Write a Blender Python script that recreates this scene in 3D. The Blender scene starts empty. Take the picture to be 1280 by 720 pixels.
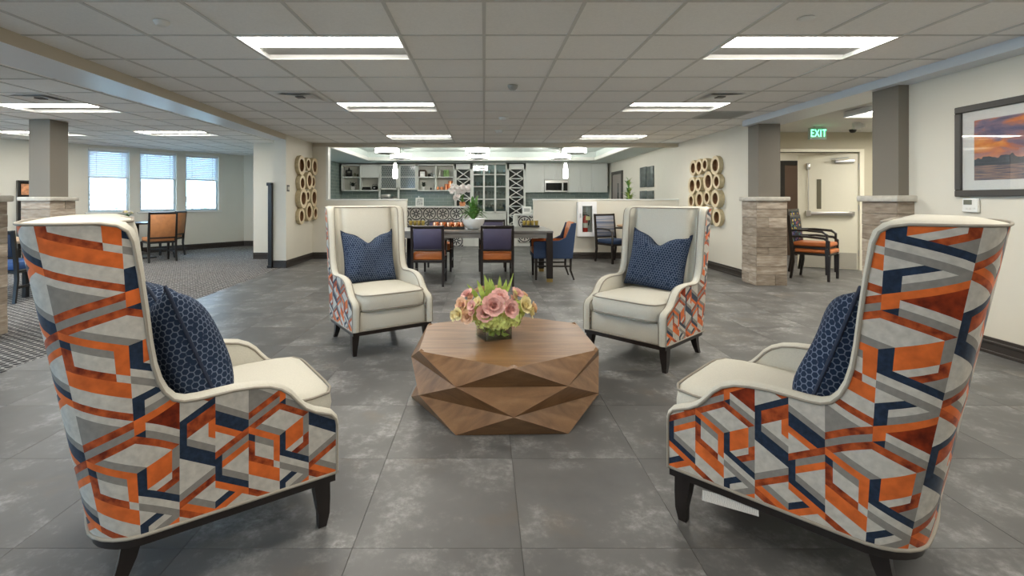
import bpy, bmesh, math, random
from mathutils import Vector, Matrix
random.seed(7)
sc = bpy.context.scene
col = sc.collection
PI = math.pi

# ---------------------------------------------------------------- camera
F, H, PX, PY = 611.0, 1.25, 605.0, 249.5      # focal length (px of a 1280 wide frame), eye height, vanishing point
CZ = 2.44                                     # ceiling height
cam_d = bpy.data.cameras.new('camera'); cam = bpy.data.objects.new('camera', cam_d); col.objects.link(cam)
cam_d.sensor_width = 36; cam_d.lens = F/1280*36
cam_d.shift_x = (640-PX)/1280; cam_d.shift_y = -(360-PY)/1280
cam_d.clip_start = .05; cam_d.clip_end = 300
cam.location = (0, 0, H); cam.rotation_euler = (PI/2, 0, 0)
sc.camera = cam

# ---------------------------------------------------------------- world and exposure
world = bpy.data.worlds.new('overcast_sky'); sc.world = world; world.use_nodes = True
wb = world.node_tree.nodes['Background']
wb.inputs[0].default_value = (.48, .74, 1, 1); wb.inputs[1].default_value = 6.0
sc.view_settings.view_transform = 'Standard'; sc.view_settings.look = 'None'
sc.view_settings.gamma = 1; sc.view_settings.use_curve_mapping = False
sc.view_settings.exposure = 1.35
LAMP = 13.0                                   # troffer lens brightness
LAMPC = (1.0, .95, .85)

# ---------------------------------------------------------------- helpers
def fl(x, y, z=0.0):
    Y = (H-z)*F/(y-PY); return ((x-PX)/F*Y, Y)
def at(x, y, Y): return ((x-PX)/F*Y, Y, H-(y-PY)/F*Y)

class MB:
    def __init__(s): s.v = []; s.f = []; s.m = []; s.uv = {}
    def add(s, vs, fs, m=0, M=None):
        o = len(s.v)
        for p in vs:
            p = Vector(p); s.v.append(M @ p if M else p)
        for f in fs: s.f.append([o+i for i in f]); s.m.append(m)
        return s
    def box(s, x0, x1, y0, y1, z0, z1, ch=0, m=0, M=None):
        if x0 > x1: x0, x1 = x1, x0
        if y0 > y1: y0, y1 = y1, y0
        if z0 > z1: z0, z1 = z1, z0
        if ch <= 0:
            vs = [(x, y, z) for z in (z0, z1) for y in (y0, y1) for x in (x0, x1)]
            return s.add(vs, [(0,2,3,1),(4,5,7,6),(0,1,5,4),(2,6,7,3),(0,4,6,2),(1,3,7,5)], m, M)
        ch = min(ch, .49*min(x1-x0, y1-y0, z1-z0))
        bm = bmesh.new(); bmesh.ops.create_cube(bm, size=1)
        for v in bm.verts:
            v.co = Vector(((x0+x1)/2+v.co.x*(x1-x0), (y0+y1)/2+v.co.y*(y1-y0), (z0+z1)/2+v.co.z*(z1-z0)))
        bmesh.ops.bevel(bm, geom=bm.edges[:], offset=ch, segments=2 if ch > .008 else 1, affect='EDGES', profile=.5)
        bm.verts.index_update()
        s.add([v.co.copy() for v in bm.verts], [[v.index for v in f.verts] for f in bm.faces], m, M); bm.free()
        return s
    def cyl(s, p0, p1, r0, r1=None, n=12, m=0, M=None, caps=True):
        r1 = r0 if r1 is None else r1
        p0, p1 = Vector(p0), Vector(p1); d = (p1-p0).normalized()
        a = d.orthogonal().normalized(); b = d.cross(a)
        vs = [p0+(a*math.cos(2*PI*i/n)+b*math.sin(2*PI*i/n))*r0 for i in range(n)]
        vs += [p1+(a*math.cos(2*PI*i/n)+b*math.sin(2*PI*i/n))*r1 for i in range(n)]
        fs = [(i, (i+1) % n, n+(i+1) % n, n+i) for i in range(n)]
        if caps: fs += [tuple(range(n))[::-1], tuple(range(n, 2*n))]
        return s.add(vs, fs, m, M)
    def lathe(s, c, prof, n=16, m=0, M=None):
        vs = [(c[0]+r*math.cos(2*PI*i/n), c[1]+r*math.sin(2*PI*i/n), c[2]+z) for r, z in prof for i in range(n)]
        fs = []
        for k in range(len(prof)-1):
            for i in range(n):
                j = (i+1) % n
                fs.append((k*n+i, k*n+j, (k+1)*n+j, (k+1)*n+i))
        if prof[0][0] > 1e-5: fs.append(tuple(range(n))[::-1])
        if prof[-1][0] > 1e-5: fs.append(tuple(range((len(prof)-1)*n, len(prof)*n)))
        return s.add(vs, fs, m, M)
    def tube(s, pts, r, n=6, m=0, M=None, closed=False):
        pts = [Vector(p) for p in pts]; k = len(pts); vs = []; prev = None
        for i, p in enumerate(pts):
            q = pts[(i+1) % k] if (closed or i < k-1) else p
            o = pts[i-1] if (closed or i > 0) else p
            d = (q-o); d = d.normalized() if d.length > 1e-9 else Vector((0, 0, 1))
            a = d.orthogonal() if prev is None else prev-d*prev.dot(d)
            if a.length < 1e-6: a = d.orthogonal()
            a.normalize(); prev = a; b = d.cross(a)
            rr = r[i] if isinstance(r, (list, tuple)) else r
            vs += [p+(a*math.cos(2*PI*j/n)+b*math.sin(2*PI*j/n))*rr for j in range(n)]
        fs = []
        for i in range(k if closed else k-1):
            i2 = (i+1) % k
            for j in range(n):
                j2 = (j+1) % n
                fs.append((i*n+j, i*n+j2, i2*n+j2, i2*n+j))
        if not closed: fs += [tuple(range(n))[::-1], tuple(range((k-1)*n, k*n))]
        return s.add(vs, fs, m, M)
    def prism(s, poly, z0, z1, m=0, M=None):
        n = len(poly)
        vs = [(x, y, z0) for x, y in poly]+[(x, y, z1) for x, y in poly]
        return s.add(vs, [tuple(range(n))[::-1], tuple(range(n, 2*n))]+[(i, (i+1) % n, n+(i+1) % n, n+i) for i in range(n)], m, M)
    def grid(s, P, nu, nv, m=0, closeu=False):
        o = len(s.v); s.v += [Vector(p) for p in P]
        for i in range(nu if closeu else nu-1):
            for j in range(nv-1):
                a = o+i*nv+j; b = o+((i+1) % nu)*nv+j
                s.f.append([a, b, b+1, a+1]); s.m.append(m)
        return s
    def mesh(s, name, mats, smooth=None):
        me = bpy.data.meshes.new(name)
        me.from_pydata([tuple(v) for v in s.v], [], s.f)
        if not isinstance(mats, (list, tuple)): mats = [mats]
        for m in mats: me.materials.append(m)
        if len(mats) > 1: me.polygons.foreach_set('material_index', s.m)
        if smooth:
            me.polygons.foreach_set('use_smooth', [True]*len(s.f))
            me.set_sharp_from_angle(angle=math.radians(smooth))
        me.update(); return me
    def build(s, name, mats, parent=None, smooth=35, loc=None, rz=0, fixn=False):
        me = s.mesh(name, mats, smooth)
        if fixn:
            bm = bmesh.new(); bm.from_mesh(me); bmesh.ops.recalc_face_normals(bm, faces=bm.faces[:]); bm.to_mesh(me); bm.free()
        o = bpy.data.objects.new(name, me); col.objects.link(o)
        if parent: o.parent = parent
        if loc: o.location = loc
        o.rotation_euler.z = rz
        return o
def inst(name, me, parent=None, loc=(0, 0, 0), rz=0):
    o = bpy.data.objects.new(name, me); col.objects.link(o); o.parent = parent; o.location = loc; o.rotation_euler.z = rz
    return o
def tag(o, label=None, cat=None, group=None, kind=None):
    if label: o['label'] = label
    if cat: o['category'] = cat
    if group: o['group'] = group
    if kind: o['kind'] = kind
    return o
def empty(name, loc, rz=0, label=None, cat=None, group=None, kind=None):
    o = bpy.data.objects.new(name, None); col.objects.link(o); o.location = loc; o.rotation_euler = (0, 0, rz); o.empty_display_size = .1
    return tag(o, label, cat, group, kind)
def copy_tree(o, parent=None):
    c = o.copy(); col.objects.link(c); c.parent = parent
    for ch in list(o.children): copy_tree(ch, c)
    return c
def put(root, loc, rz, label, group=None):
    root.location = loc; root.rotation_euler = (0, 0, rz); root['label'] = label
    if group: root['group'] = group
    return root
def facing(fx, fy): return math.atan2(fy, fx)-PI/2     # local +y looks along (fx, fy)

# ---------------------------------------------------------------- materials
def nm(name):
    m = bpy.data.materials.new(name); m.use_nodes = True; nt = m.node_tree
    return m, nt, nt.nodes['Principled BSDF']
def nd(nt, t, **kw):
    n = nt.nodes.new(t)
    for k, v in kw.items():
        if k.startswith('i_'):
            key = k[2:]; n.inputs[int(key) if key.isdigit() else key].default_value = v
        else: setattr(n, k, v)
    return n
def ramp(nt, fac, stops, interp='LINEAR'):
    r = nt.nodes.new('ShaderNodeValToRGB'); r.color_ramp.interpolation = interp
    e = r.color_ramp.elements
    while len(e) < len(stops): e.new(.5)
    for k, (p, c) in enumerate(stops): e[k].position = p; e[k].color = (*c, 1) if len(c) == 3 else c
    nt.links.new(fac, r.inputs[0]); return r
def mixc(nt, fac, a, b, bt='MIX'):
    n = nt.nodes.new('ShaderNodeMix'); n.data_type = 'RGBA'; n.blend_type = bt
    for s, v in ((0, fac), (6, a), (7, b)):
        if hasattr(v, 'links'): nt.links.new(v, n.inputs[s])
        else: n.inputs[s].default_value = v if s == 0 else (*v[:3], 1)
    return n.outputs[2]
def math_(nt, op, a, b=None, c=None):
    n = nt.nodes.new('ShaderNodeMath'); n.operation = op
    for s, v in ((0, a), (1, b), (2, c)):
        if v is None: continue
        if hasattr(v, 'links'): nt.links.new(v, n.inputs[s])
        else: n.inputs[s].default_value = v
    return n.outputs[0]
def bump(nt, bs, h, strength=.2, dist=.01):
    b = nd(nt, 'ShaderNodeBump'); b.inputs['Strength'].default_value = strength; b.inputs['Distance'].default_value = dist
    nt.links.new(h, b.inputs['Height']); nt.links.new(b.outputs[0], bs.inputs['Normal'])
def M_(name, c, rough=.5, metal=0, var=0, scale=8, bmp=0, spec=.5, c2=None, detail=4, stretch=None, sheen=0, objrand=0, coord='Object'):
    m, nt, b = nm(name)
    b.inputs['Base Color'].default_value = (*c, 1); b.inputs['Roughness'].default_value = rough; b.inputs['Metallic'].default_value = metal
    b.inputs['Specular IOR Level'].default_value = spec
    if sheen: b.inputs['Sheen Weight'].default_value = sheen
    colr = None
    if var or bmp:
        tc = nd(nt, 'ShaderNodeTexCoord'); no = nd(nt, 'ShaderNodeTexNoise'); no.inputs['Scale'].default_value = scale; no.inputs['Detail'].default_value = detail
        vec = tc.outputs[coord]
        if stretch:
            mp = nd(nt, 'ShaderNodeMapping'); mp.inputs['Scale'].default_value = stretch; nt.links.new(vec, mp.inputs[0]); vec = mp.outputs[0]
        nt.links.new(vec, no.inputs['Vector'])
        if var:
            lo = c2 if c2 else tuple(x*(1-var) for x in c)
            hi = c if c2 else tuple(min(1, x*(1+var)) for x in c)
            colr = ramp(nt, no.outputs[0], [(.3, lo), (.7, hi)]).outputs[0]
        if bmp: bump(nt, b, no.outputs[0], bmp, .005)
    if objrand:
        oi = nd(nt, 'ShaderNodeObjectInfo')
        f = math_(nt, 'MULTIPLY_ADD', oi.outputs['Random'], 2*objrand, 1-objrand)
        cc = nd(nt, 'ShaderNodeCombineColor'); [nt.links.new(f, cc.inputs[k]) for k in range(3)]
        colr = mixc(nt, 1.0, colr if colr else c, cc.outputs[0], 'MULTIPLY')
    if colr: nt.links.new(colr, b.inputs['Base Color'])
    return m
def emis(name, c, s):
    m, nt, b = nm(name); b.inputs['Base Color'].default_value = (.9, .9, .9, 1)
    b.inputs['Emission Color'].default_value = (*c, 1); b.inputs['Emission Strength'].default_value = s
    return m
def glass(name, tint=(1, 1, 1), refl=.12, rough=.0):
    m = bpy.data.materials.new(name); m.use_nodes = True; nt = m.node_tree; nt.nodes.clear()
    o = nd(nt, 'ShaderNodeOutputMaterial'); t = nd(nt, 'ShaderNodeBsdfTransparent'); g = nd(nt, 'ShaderNodeBsdfGlossy'); mx = nd(nt, 'ShaderNodeMixShader')
    t.inputs[0].default_value = (*tint, 1); g.inputs['Roughness'].default_value = rough
    lw = nd(nt, 'ShaderNodeLayerWeight'); lw.inputs[0].default_value = .25
    f = math_(nt, 'MULTIPLY_ADD', lw.outputs['Fresnel'], .8, refl*.4)
    nt.links.new(f, mx.inputs[0]); nt.links.new(t.outputs[0], mx.inputs[1]); nt.links.new(g.outputs[0], mx.inputs[2]); nt.links.new(mx.outputs[0], o.inputs[0])
    return m
def hexlines(nt, vec, scale, width):
    """distance to the edge of a regular hexagon tiling; returns (edge distance socket, cell-centre vector socket)"""
    s = (1.0, 1.7320508, 1.0)
    def vm(op, a, b=None):
        n = nt.nodes.new('ShaderNodeVectorMath'); n.operation = op
        for k, v in ((0, a), (1, b)):
            if v is None: continue
            if hasattr(v, 'links'): nt.links.new(v, n.inputs[k])
            else: n.inputs[k].default_value = v
        return n
    p = vm('MULTIPLY', vec, (scale, scale, 0)).outputs[0]
    def cell(off):
        q = vm('ADD', p, (1000+off[0], 1732.0508+off[1], 0)).outputs[0]
        md = vm('MODULO', q, s).outputs[0]
        return vm('SUBTRACT', md, (s[0]/2, s[1]/2, 0)).outputs[0]
    def hd(c):
        ab = vm('ABSOLUTE', c).outputs[0]; d = vm('DOT_PRODUCT', ab, (.5, .8660254, 0)).outputs['Value']
        sx = nd(nt, 'ShaderNodeSeparateXYZ'); nt.links.new(ab, sx.inputs[0])
        return math_(nt, 'MAXIMUM', d, sx.outputs[0])
    d = math_(nt, 'MINIMUM', hd(cell((0, 0))), hd(cell((.5, .8660254))))
    return math_(nt, 'GREATER_THAN', d, .5-width)

WALL = M_('cream_wall_paint', (.70, .665, .57), .75, var=.015, scale=3)
KWALL = M_('kitchen_wall_paint', (.66, .66, .58), .7)
CEIL = M_('acoustic_tile', (.86, .85, .82), .9, var=.03, scale=60, bmp=.15, objrand=.03)
TBAR = M_('grid_bar_paint', (.60, .59, .56), .6)
CEILB = M_('ceiling_plenum', (.5, .5, .48), .9)
KCEIL = M_('kitchen_ceiling_paint', (.62, .68, .65), .7)
WHITE = M_('white_paint', (.78, .78, .74), .5)
TAUPE = M_('taupe_column_paint', (.19, .17, .138), .7)
BEAMC = M_('beige_beam_paint', (.56, .50, .40), .75)
SOFF = M_('soffit_bluish_lit', (.66, .70, .74), .35)  # bluish light falling on the soffits is put into this colour
BASEB = M_('dark_rubber_base', (.035, .028, .024), .4)
DWOOD = M_('espresso_wood', (.014, .010, .009), .32, var=.25, scale=20, stretch=(1, 1, .1))
BLACK = M_('black_lacquer', (.012, .011, .011), .35)
BEIGE = M_('ivory_linen', (.585, .56, .485), .85, var=.04, scale=160, bmp=.12, spec=.2)
PIPE = M_('grey_piping', (.30, .27, .225), .8)
NAVY = M_('navy_velvet', (.012, .024, .05), .75, var=.35, scale=60, sheen=.15, spec=.2)
LGREY = M_('light_grey_velvet', (.50, .47, .42), .8, var=.13, scale=45, spec=.2, bmp=.1)
MGREY = M_('mid_grey_velvet', (.235, .22, .20), .8, var=.08, scale=60, spec=.2)
ORANGE = M_('orange_velvet', (.62, .13, .024), .7, var=.22, scale=22, spec=.2, sheen=.1)
RUST = M_('rust_velvet', (.52, .10, .02), .7, var=.6, scale=32, c2=(.13, .014, .004), spec=.2, sheen=.1)
DRUST = M_('dark_rust_velvet', (.30, .038, .008), .7, var=.6, scale=30, c2=(.09, .01, .003), spec=.2)
BRASS = M_('brushed_brass', (.55, .40, .14), .3, 1)
GOLD = M_('gold_foil', (.75, .58, .16), .3, .9)
COPPER = M_('polished_copper', (.85, .38, .20), .22, 1)
CHROME = M_('satin_steel', (.62, .61, .59), .3, 1)
PURPLE = M_('aubergine_vinyl', (.060, .052, .10), .55, var=.1, scale=200)
OLEATH = M_('orange_vinyl', (.52, .15, .035), .35, var=.08, scale=8)
BLUEF = M_('blue_upholstery', (.020, .042, .098), .75, var=.15, scale=90)
TANL = M_('tan_leather', (.52, .22, .085), .5, var=.12, scale=12)
GREEN = M_('leaf_green', (.10, .23, .045), .5, var=.35, scale=30)
LGREEN = M_('lime_leaf', (.40, .53, .12), .5, var=.3, scale=30)
HYD = M_('hydrangea_green', (.62, .72, .24), .6, var=.25, scale=40)
PINK = M_('pink_petal', (.88, .50, .46), .6, var=.25, scale=30)
PEACH = M_('peach_petal', (.88, .60, .42), .6, var=.15, scale=30)
YELLOW = M_('cream_yellow_petal', (.90, .80, .46), .6, var=.1, scale=30)
WPET = M_('white_petal', (.85, .80, .78), .6)
CERAM = M_('white_ceramic', (.75, .74, .70), .25)
GLASS = glass('clear_glass', (.97, 1, .98), .06)
GLASSG = glass('tinted_cabinet_glass', (.80, .88, .87), .3)
WGLASS = glass('window_glass', (.95, .98, 1), .05)
STEMW = glass('stemware_glass', (.85, .92, .93), .9)
RED = M_('red_enamel', (.55, .03, .02), .3)
DOORP = M_('cream_door_paint', (.76, .73, .60), .5)
BROWND = M_('brown_door', (.075, .045, .03), .5)
DARKGL = M_('dark_glass', (.01, .012, .013), .08)
KCAB = M_('pale_cabinet_paint', (.72, .73, .68), .5)
KPAN = M_('cabinet_back_panel', (.54, .53, .47), .6, var=.1, scale=30, stretch=(8, 1, 1))
CTOP = M_('white_quartz', (.75, .75, .72), .3)
WOODL = M_('honey_table_wood', (.33, .20, .10), .4, var=.15, scale=8, stretch=(1, 6, 6))
GREYT = M_('grey_wood_tabletop', (.16, .155, .145), .3, var=.15, scale=6, stretch=(1, 8, 8))
BARK = M_('ring_bark', (.50, .42, .26), .7, var=.15, scale=25)
RINGF = M_('ring_end_grain', (.66, .55, .36), .6, var=.1, scale=40)
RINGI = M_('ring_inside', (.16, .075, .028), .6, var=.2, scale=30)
MIRROR = M_('mirror', (.8, .8, .8), .03, 1)
GRILLE = M_('grille_grey', (.42, .42, .40), .5)

def floor_mat():
    m, nt, b = nm('mottled_concrete_tile')
    tc = nd(nt, 'ShaderNodeTexCoord'); oi = nd(nt, 'ShaderNodeObjectInfo')
    off = nd(nt, 'ShaderNodeVectorMath', operation='MULTIPLY_ADD')
    cx = nd(nt, 'ShaderNodeCombineXYZ'); [nt.links.new(oi.outputs['Random'], cx.inputs[k]) for k in range(3)]
    nt.links.new(cx.outputs[0], off.inputs[0]); off.inputs[1].default_value = (37, 91, 53); nt.links.new(tc.outputs['Object'], off.inputs[2])
    def noise(s, d=6, r=.6):
        n = nd(nt, 'ShaderNodeTexNoise'); n.inputs['Scale'].default_value = s; n.inputs['Detail'].default_value = d; n.inputs['Roughness'].default_value = r
        nt.links.new(off.outputs[0], n.inputs['Vector']); return n.outputs[0]
    big, mid, fine = noise(1.6, 5), noise(3.2, 8, .72), noise(30, 6, .7)
    base = ramp(nt, big, [(.3, (.085, .084, .082)), (.7, (.150, .149, .146))]).outputs[0]
    patch = ramp(nt, mid, [(.50, (0, 0, 0)), (.68, (1, 1, 1))]).outputs[0]
    f2 = ramp(nt, fine, [(.38, (0, 0, 0)), (.66, (1, 1, 1))]).outputs[0]
    pf = math_(nt, 'MULTIPLY', patch, f2)
    c = mixc(nt, math_(nt, 'MULTIPLY', pf, .9), base, (.40, .395, .385))
    rust = ramp(nt, noise(2.3, 4), [(.60, (0, 0, 0)), (.75, (1, 1, 1))]).outputs[0]
    c = mixc(nt, math_(nt, 'MULTIPLY', rust, .35), c, (.17, .125, .075))
    fb = math_(nt, 'MULTIPLY_ADD', oi.outputs['Random'], .3, .85)
    cc = nd(nt, 'ShaderNodeCombineColor'); [nt.links.new(fb, cc.inputs[k]) for k in range(3)]
    c = mixc(nt, 1.0, c, cc.outputs[0], 'MULTIPLY')
    nt.links.new(c, b.inputs['Base Color']); b.inputs['Roughness'].default_value = .42; b.inputs['Specular IOR Level'].default_value = .45
    bump(nt, b, fine, .06, .002)
    return m
FLOORM = floor_mat()
JOINT = M_('dark_tile_joint', (.075, .075, .073), .7)

def carpet_mat():
    m, nt, b = nm('lattice_carpet')
    tc = nd(nt, 'ShaderNodeTexCoord')
    cm = nd(nt, 'ShaderNodeMapping'); cm.inputs['Rotation'].default_value = (0, 0, .5); nt.links.new(tc.outputs['Object'], cm.inputs[0])
    l1 = hexlines(nt, cm.outputs[0], 15.0, .14)
    no = nd(nt, 'ShaderNodeTexNoise'); no.inputs['Scale'].default_value = 260; nt.links.new(tc.outputs['Object'], no.inputs[0])
    n2 = nd(nt, 'ShaderNodeTexNoise'); n2.inputs['Scale'].default_value = 2.0; nt.links.new(tc.outputs['Object'], n2.inputs[0])
    dark = mixc(nt, n2.outputs[0], (.045, .046, .056), (.062, .058, .056))
    lite = mixc(nt, n2.outputs[0], (.36, .33, .29), (.42, .42, .42))
    n4 = nd(nt, 'ShaderNodeTexNoise'); n4.inputs['Scale'].default_value = 24; nt.links.new(tc.outputs['Object'], n4.inputs[0])
    c = mixc(nt, math_(nt, 'MULTIPLY', l1, ramp(nt, n4.outputs[0], [(.35, (.45, .45, .45)), (.55, (1, 1, 1))]).outputs[0]), dark, lite)
    c = mixc(nt, .5, c, ramp(nt, no.outputs[0], [(.3, (.5, .5, .5)), (.7, (1.2, 1.2, 1.2))]).outputs[0], 'MULTIPLY')
    nt.links.new(c, b.inputs['Base Color']); b.inputs['Roughness'].default_value = .95; b.inputs['Specular IOR Level'].default_value = .1
    bump(nt, b, no.outputs[0], .3, .004)
    return m
CARPET = carpet_mat()
def pillow_mat():
    m, nt, b = nm('navy_hexagon_weave')
    tc = nd(nt, 'ShaderNodeTexCoord')
    l = hexlines(nt, tc.outputs['UV'], 46.0, .08)
    no = nd(nt, 'ShaderNodeTexNoise'); no.inputs['Scale'].default_value = 30; nt.links.new(tc.outputs['UV'], no.inputs[0])
    gap = ramp(nt, no.outputs[0], [(.34, (0, 0, 0)), (.42, (1, 1, 1))]).outputs[0]
    c = mixc(nt, math_(nt, 'MULTIPLY', l, gap), (.018, .031, .064), (.135, .165, .23))
    nt.links.new(c, b.inputs['Base Color']); b.inputs['Roughness'].default_value = .9; b.inputs['Specular IOR Level'].default_value = .15
    n3 = nd(nt, 'ShaderNodeTexNoise'); n3.inputs['Scale'].default_value = 7; nt.links.new(tc.outputs['Object'], n3.inputs[0])
    bump(nt, b, n3.outputs[0], .5, .02)
    return m
PILLOW = pillow_mat()
def stone_mat():
    m, nt, b = nm('travertine_veneer')
    tc = nd(nt, 'ShaderNodeTexCoord'); oi = nd(nt, 'ShaderNodeObjectInfo')
    mp = nd(nt, 'ShaderNodeMapping'); mp.inputs['Scale'].default_value = (3, 3, 14); nt.links.new(tc.outputs['Object'], mp.inputs[0])
    cx = nd(nt, 'ShaderNodeCombineXYZ'); [nt.links.new(math_(nt, 'MULTIPLY', oi.outputs['Random'], 40.0+k), cx.inputs[k]) for k in range(3)]
    nt.links.new(cx.outputs[0], mp.inputs['Location'])
    no = nd(nt, 'ShaderNodeTexNoise'); no.inputs['Scale'].default_value = 2.2; no.inputs['Detail'].default_value = 8; nt.links.new(mp.outputs[0], no.inputs[0])
    c1 = ramp(nt, no.outputs[0], [(.3, (.26, .21, .165)), (.55, (.40, .345, .285)), (.75, (.55, .50, .43))]).outputs[0]
    c2 = ramp(nt, oi.outputs['Random'], [(0, (.66, .62, .57)), (.5, (.95, .92, .88)), (1, (1.25, 1.22, 1.18))]).outputs[0]
    nt.links.new(mixc(nt, 1.0, c1, c2, 'MULTIPLY'), b.inputs['Base Color']); b.inputs['Roughness'].default_value = .7
    bump(nt, b, no.outputs[0], .4, .01)
    return m
STONE = stone_mat()
CAPST = M_('pale_cap_stone', (.52, .49, .43), .6, var=.15, scale=14, bmp=.3)
def walnut():
    m, nt, b = nm('oiled_walnut')
    tc = nd(nt, 'ShaderNodeTexCoord'); mp = nd(nt, 'ShaderNodeMapping'); mp.inputs['Rotation'].default_value = (.25, .12, .75); mp.inputs['Scale'].default_value = (1.2, 9, 5)
    nt.links.new(tc.outputs['Object'], mp.inputs[0])
    no = nd(nt, 'ShaderNodeTexNoise'); no.inputs['Scale'].default_value = 2.2; no.inputs['Detail'].default_value = 7; no.inputs['Distortion'].default_value = .8; nt.links.new(mp.outputs[0], no.inputs[0])
    oi = nd(nt, 'ShaderNodeTexNoise'); oi.inputs['Scale'].default_value = 60; nt.links.new(mp.outputs[0], oi.inputs[0])
    c = ramp(nt, no.outputs[0], [(.25, (.135, .064, .026)), (.55, (.235, .122, .054)), (.8, (.32, .18, .088))]).outputs[0]
    c = mixc(nt, .25, c, ramp(nt, oi.outputs[0], [(.35, (.6, .6, .6)), (.6, (1.1, 1.1, 1.1))]).outputs[0], 'MULTIPLY')
    nt.links.new(c, b.inputs['Base Color']); b.inputs['Roughness'].default_value = .36; b.inputs['Specular IOR Level'].default_value = .5
    return m
WALNUT = walnut()
def brick_mat(name, c1, c2, mortar, w, h, rough=.25):
    m, nt, b = nm(name); tc = nd(nt, 'ShaderNodeTexCoord'); br = nd(nt, 'ShaderNodeTexBrick')
    mp = nd(nt, 'ShaderNodeMapping'); nt.links.new(tc.outputs['Generated' if False else 'UV'], mp.inputs[0]); nt.links.new(mp.outputs[0], br.inputs['Vector'])
    br.inputs['Color1'].default_value = (*c1, 1); br.inputs['Color2'].default_value = (*c2, 1); br.inputs['Mortar'].default_value = (*mortar, 1)
    br.inputs['Scale'].default_value = 1; br.inputs['Brick Width'].default_value = w; br.inputs['Row Height'].default_value = h; br.inputs['Mortar Size'].default_value = .006
    nt.links.new(br.outputs[0], b.inputs['Base Color']); b.inputs['Roughness'].default_value = rough
    return m
SUBWAY = brick_mat('sage_subway_tile', (.20, .26, .24), (.25, .31, .28), (.36, .40, .37), .30, .10)
def encaustic():
    m, nt, b = nm('encaustic_star_tile'); tc = nd(nt, 'ShaderNodeTexCoord')
    sx = nd(nt, 'ShaderNodeSeparateXYZ'); nt.links.new(tc.outputs['Object'], sx.inputs[0])
    x, y = sx.outputs[0], sx.outputs[2]
    r = math_(nt, 'SQRT', math_(nt, 'ADD', math_(nt, 'MULTIPLY', x, x), math_(nt, 'MULTIPLY', y, y)))
    th = math_(nt, 'ARCTAN2', y, x)
    star = math_(nt, 'GREATER_THAN', math_(nt, 'MULTIPLY_ADD', math_(nt, 'COSINE', math_(nt, 'MULTIPLY', th, 8.0)), .045, .085), r)
    star2 = math_(nt, 'GREATER_THAN', r, .025)
    ring = math_(nt, 'LESS_THAN', math_(nt, 'ABSOLUTE', math_(nt, 'SUBTRACT', r, .158)), .014)
    ax = math_(nt, 'SUBTRACT', .18, math_(nt, 'ABSOLUTE', x)); ay = math_(nt, 'SUBTRACT', .18, math_(nt, 'ABSOLUTE', y))
    rc = math_(nt, 'SQRT', math_(nt, 'ADD', math_(nt, 'MULTIPLY', ax, ax), math_(nt, 'MULTIPLY', ay, ay)))
    corner = math_(nt, 'LESS_THAN', math_(nt, 'ABSOLUTE', math_(nt, 'SUBTRACT', rc, .05)), .016)
    d = math_(nt, 'MAXIMUM', math_(nt, 'MULTIPLY', star, star2), math_(nt, 'MAXIMUM', ring, corner))
    nt.links.new(mixc(nt, d, (.62, .60, .56), (.035, .035, .035)), b.inputs['Base Color']); b.inputs['Roughness'].default_value = .4
    return m
ENCA = encaustic()
def sunset():
    m, nt, b = nm('sunset_print'); tc = nd(nt, 'ShaderNodeTexCoord'); sx = nd(nt, 'ShaderNodeSeparateXYZ'); nt.links.new(tc.outputs['Object'], sx.inputs[0])
    mp = nd(nt, 'ShaderNodeMapping'); mp.inputs['Scale'].default_value = (1, 2.2, 6); mp.inputs['Rotation'].default_value = (.35, 0, 0); nt.links.new(tc.outputs['Object'], mp.inputs[0])
    no = nd(nt, 'ShaderNodeTexNoise'); no.inputs['Scale'].default_value = 1.7; no.inputs['Detail'].default_value = 7; no.inputs['Distortion'].default_value = .6; nt.links.new(mp.outputs[0], no.inputs[0])
    z = sx.outputs[2]
    cloud = ramp(nt, no.outputs[0], [(.36, (.11, .11, .22)), (.48, (.30, .20, .27)), (.56, (.75, .22, .06)), (.66, (.95, .42, .10))]).outputs[0]
    glow = ramp(nt, math_(nt, 'MULTIPLY_ADD', z, 2.5, .5), [(.28, (.80, .35, .22)), (.5, (.55, .28, .24)), (1, (.4, .25, .3))]).outputs[0]
    sky = mixc(nt, ramp(nt, math_(nt, 'MULTIPLY_ADD', z, 3.0, .5), [(.25, (.15, .15, .15)), (.6, (1, 1, 1))]).outputs[0], glow, cloud)
    w = nd(nt, 'ShaderNodeMapping'); w.inputs['Scale'].default_value = (1, 3, 60); nt.links.new(tc.outputs['Object'], w.inputs[0])
    n2 = nd(nt, 'ShaderNodeTexNoise'); n2.inputs['Scale'].default_value = 2; nt.links.new(w.outputs[0], n2.inputs[0])
    water = ramp(nt, n2.outputs[0], [(.35, (.10, .10, .16)), (.6, (.42, .27, .22))]).outputs[0]
    n3 = nd(nt, 'ShaderNodeTexNoise'); n3.inputs['Scale'].default_value = 9; nt.links.new(tc.outputs['Object'], n3.inputs[0])
    hz = math_(nt, 'MULTIPLY_ADD', n3.outputs[0], .14, -.135)
    hill = mixc(nt, n2.outputs[0], (.03, .035, .05), (.12, .13, .17))
    c = mixc(nt, math_(nt, 'LESS_THAN', z, hz), sky, hill)
    c = mixc(nt, math_(nt, 'LESS_THAN', z, -.13), c, water)
    nt.links.new(c, b.inputs['Base Color']); b.inputs['Roughness'].default_value = .6
    return m
SUNSET = sunset()
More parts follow.
